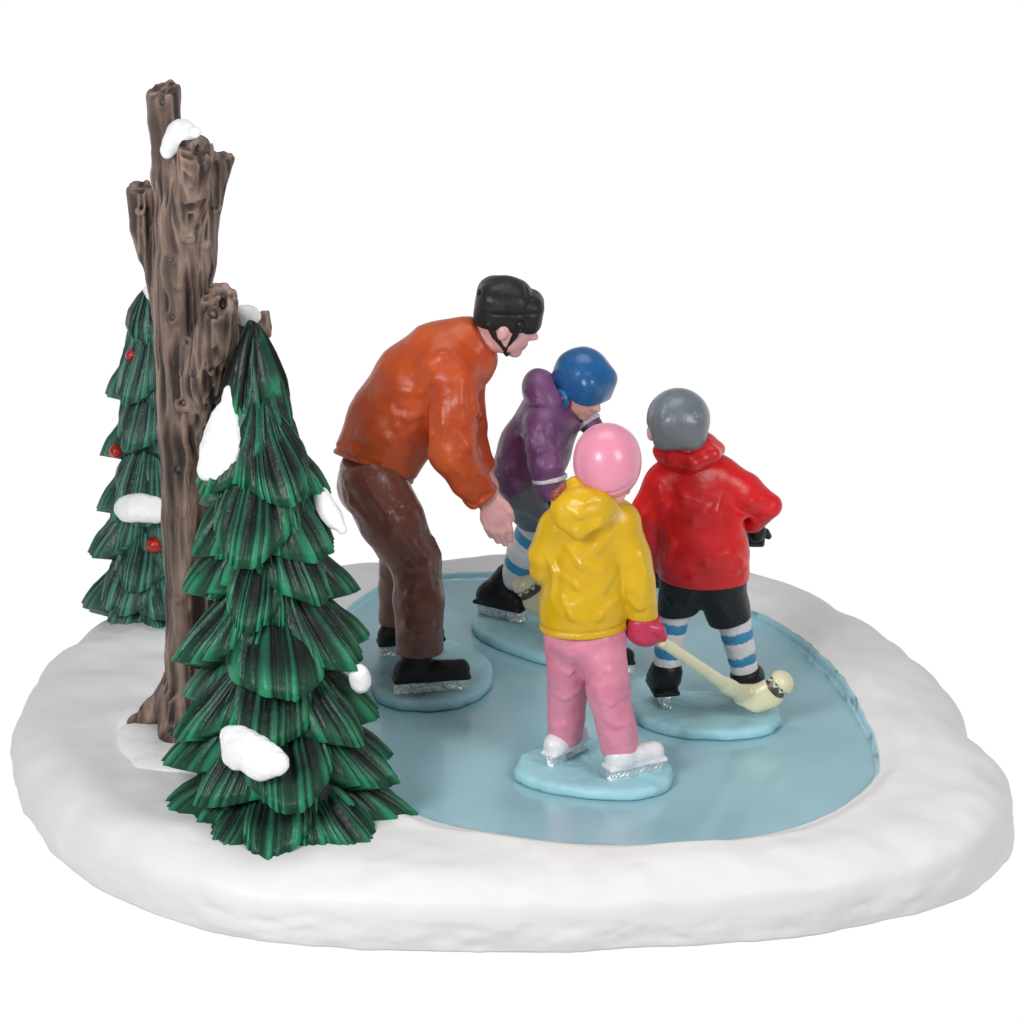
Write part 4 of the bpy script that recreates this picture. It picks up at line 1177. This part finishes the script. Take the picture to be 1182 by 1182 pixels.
hockey('cream hockey stick of the kid in purple, its rounded tip showing beside the black skate', [(Q(697, 518, -.08), .06), (Q(650, 578, -.58), .06), (Cx(642, 700), .085)], blade, Cx(606, 673), Cx(611, 681), .165, nrm(A(.15, -.95, .25)), Cx(640, 700))
# ------------------------------------------------------------------ studio light
W = bpy.data.worlds.new('World'); SC.world = W; W.use_nodes = True
nt = W.node_tree; N = nt.nodes; L = nt.links
bg = N['Background']; bg.inputs['Strength'].default_value = 1.0
tc = N.new('ShaderNodeTexCoord'); sp = N.new('ShaderNodeSeparateXYZ')
L.new(tc.outputs['Generated'], sp.inputs[0])
mr = N.new('ShaderNodeMapRange'); mr.interpolation_type = 'SMOOTHSTEP'
mr.inputs[1].default_value = 0.02; mr.inputs[2].default_value = 0.35
mr.inputs[3].default_value = 1.02; mr.inputs[4].default_value = 0.34
L.new(sp.outputs['Z'], mr.inputs[0])
# made-up world glow: white behind and under, dimmed in front to keep blacks deep
my = N.new('ShaderNodeMapRange'); my.interpolation_type = 'SMOOTHSTEP'
my.inputs[1].default_value = -0.15; my.inputs[2].default_value = 0.35
my.inputs[3].default_value = 0.22; my.inputs[4].default_value = 1.0
L.new(sp.outputs['Y'], my.inputs[0])
mz = N.new('ShaderNodeMapRange'); mz.interpolation_type = 'SMOOTHSTEP'
mz.inputs[1].default_value = -0.45; mz.inputs[2].default_value = 0.05
mz.inputs[3].default_value = 0.78; mz.inputs[4].default_value = 0.0
L.new(sp.outputs['Z'], mz.inputs[0])
mm = N.new('ShaderNodeMath'); mm.operation = 'MAXIMUM'
L.new(my.outputs[0], mm.inputs[0]); L.new(mz.outputs[0], mm.inputs[1])
mul = N.new('ShaderNodeMath'); mul.operation = 'MULTIPLY'
L.new(mr.outputs[0], mul.inputs[0]); L.new(mm.outputs[0], mul.inputs[1])
cb = N.new('ShaderNodeCombineColor')
for i in range(3): L.new(mul.outputs[0], cb.inputs[i])
L.new(cb.outputs[0], bg.inputs['Color'])
def area(name, loc, tgt, size, power, col=(1, 1, 1)):
    l = bpy.data.lights.new(name, 'AREA'); l.shape = 'RECTANGLE'; l.size, l.size_y = size; l.energy = power; l.color = col
    o = bpy.data.objects.new(name, l); COL.objects.link(o); o.location = loc
    o.rotation_euler = (Vector(tgt) - Vector(loc)).to_track_quat('-Z', 'Y').to_euler()
    return o
area('softbox_lamp', (-9, -16, 11), (0, 0, 1.5), (6, 6), 2350)
area('softbox_lamp', (11, -13, 11), (0, 0, 1.5), (5, 7), 1250)
area('overhead_lamp', (0, 1, 17), (0, 1, 0), (9, 7), 650)

cam = bpy.data.cameras.new('camera'); co = bpy.data.objects.new('camera', cam); COL.objects.link(co)
co.location = Vector(CAM); co.rotation_euler = Vector(FW).to_track_quat('-Z', 'Y').to_euler()
cam.sensor_width = 36; cam.sensor_fit = 'AUTO'
cam.angle = 2 * math.atan(HALF)
cam.clip_start = 0.5; cam.clip_end = 400
SC.camera = co
SC.view_settings.view_transform = 'Standard'; SC.view_settings.look = 'None'
SC.view_settings.exposure = 0; SC.view_settings.gamma = 1; SC.view_settings.use_curve_mapping = False
for o in bpy.data.objects:
    if '_org' in o: del o['_org']
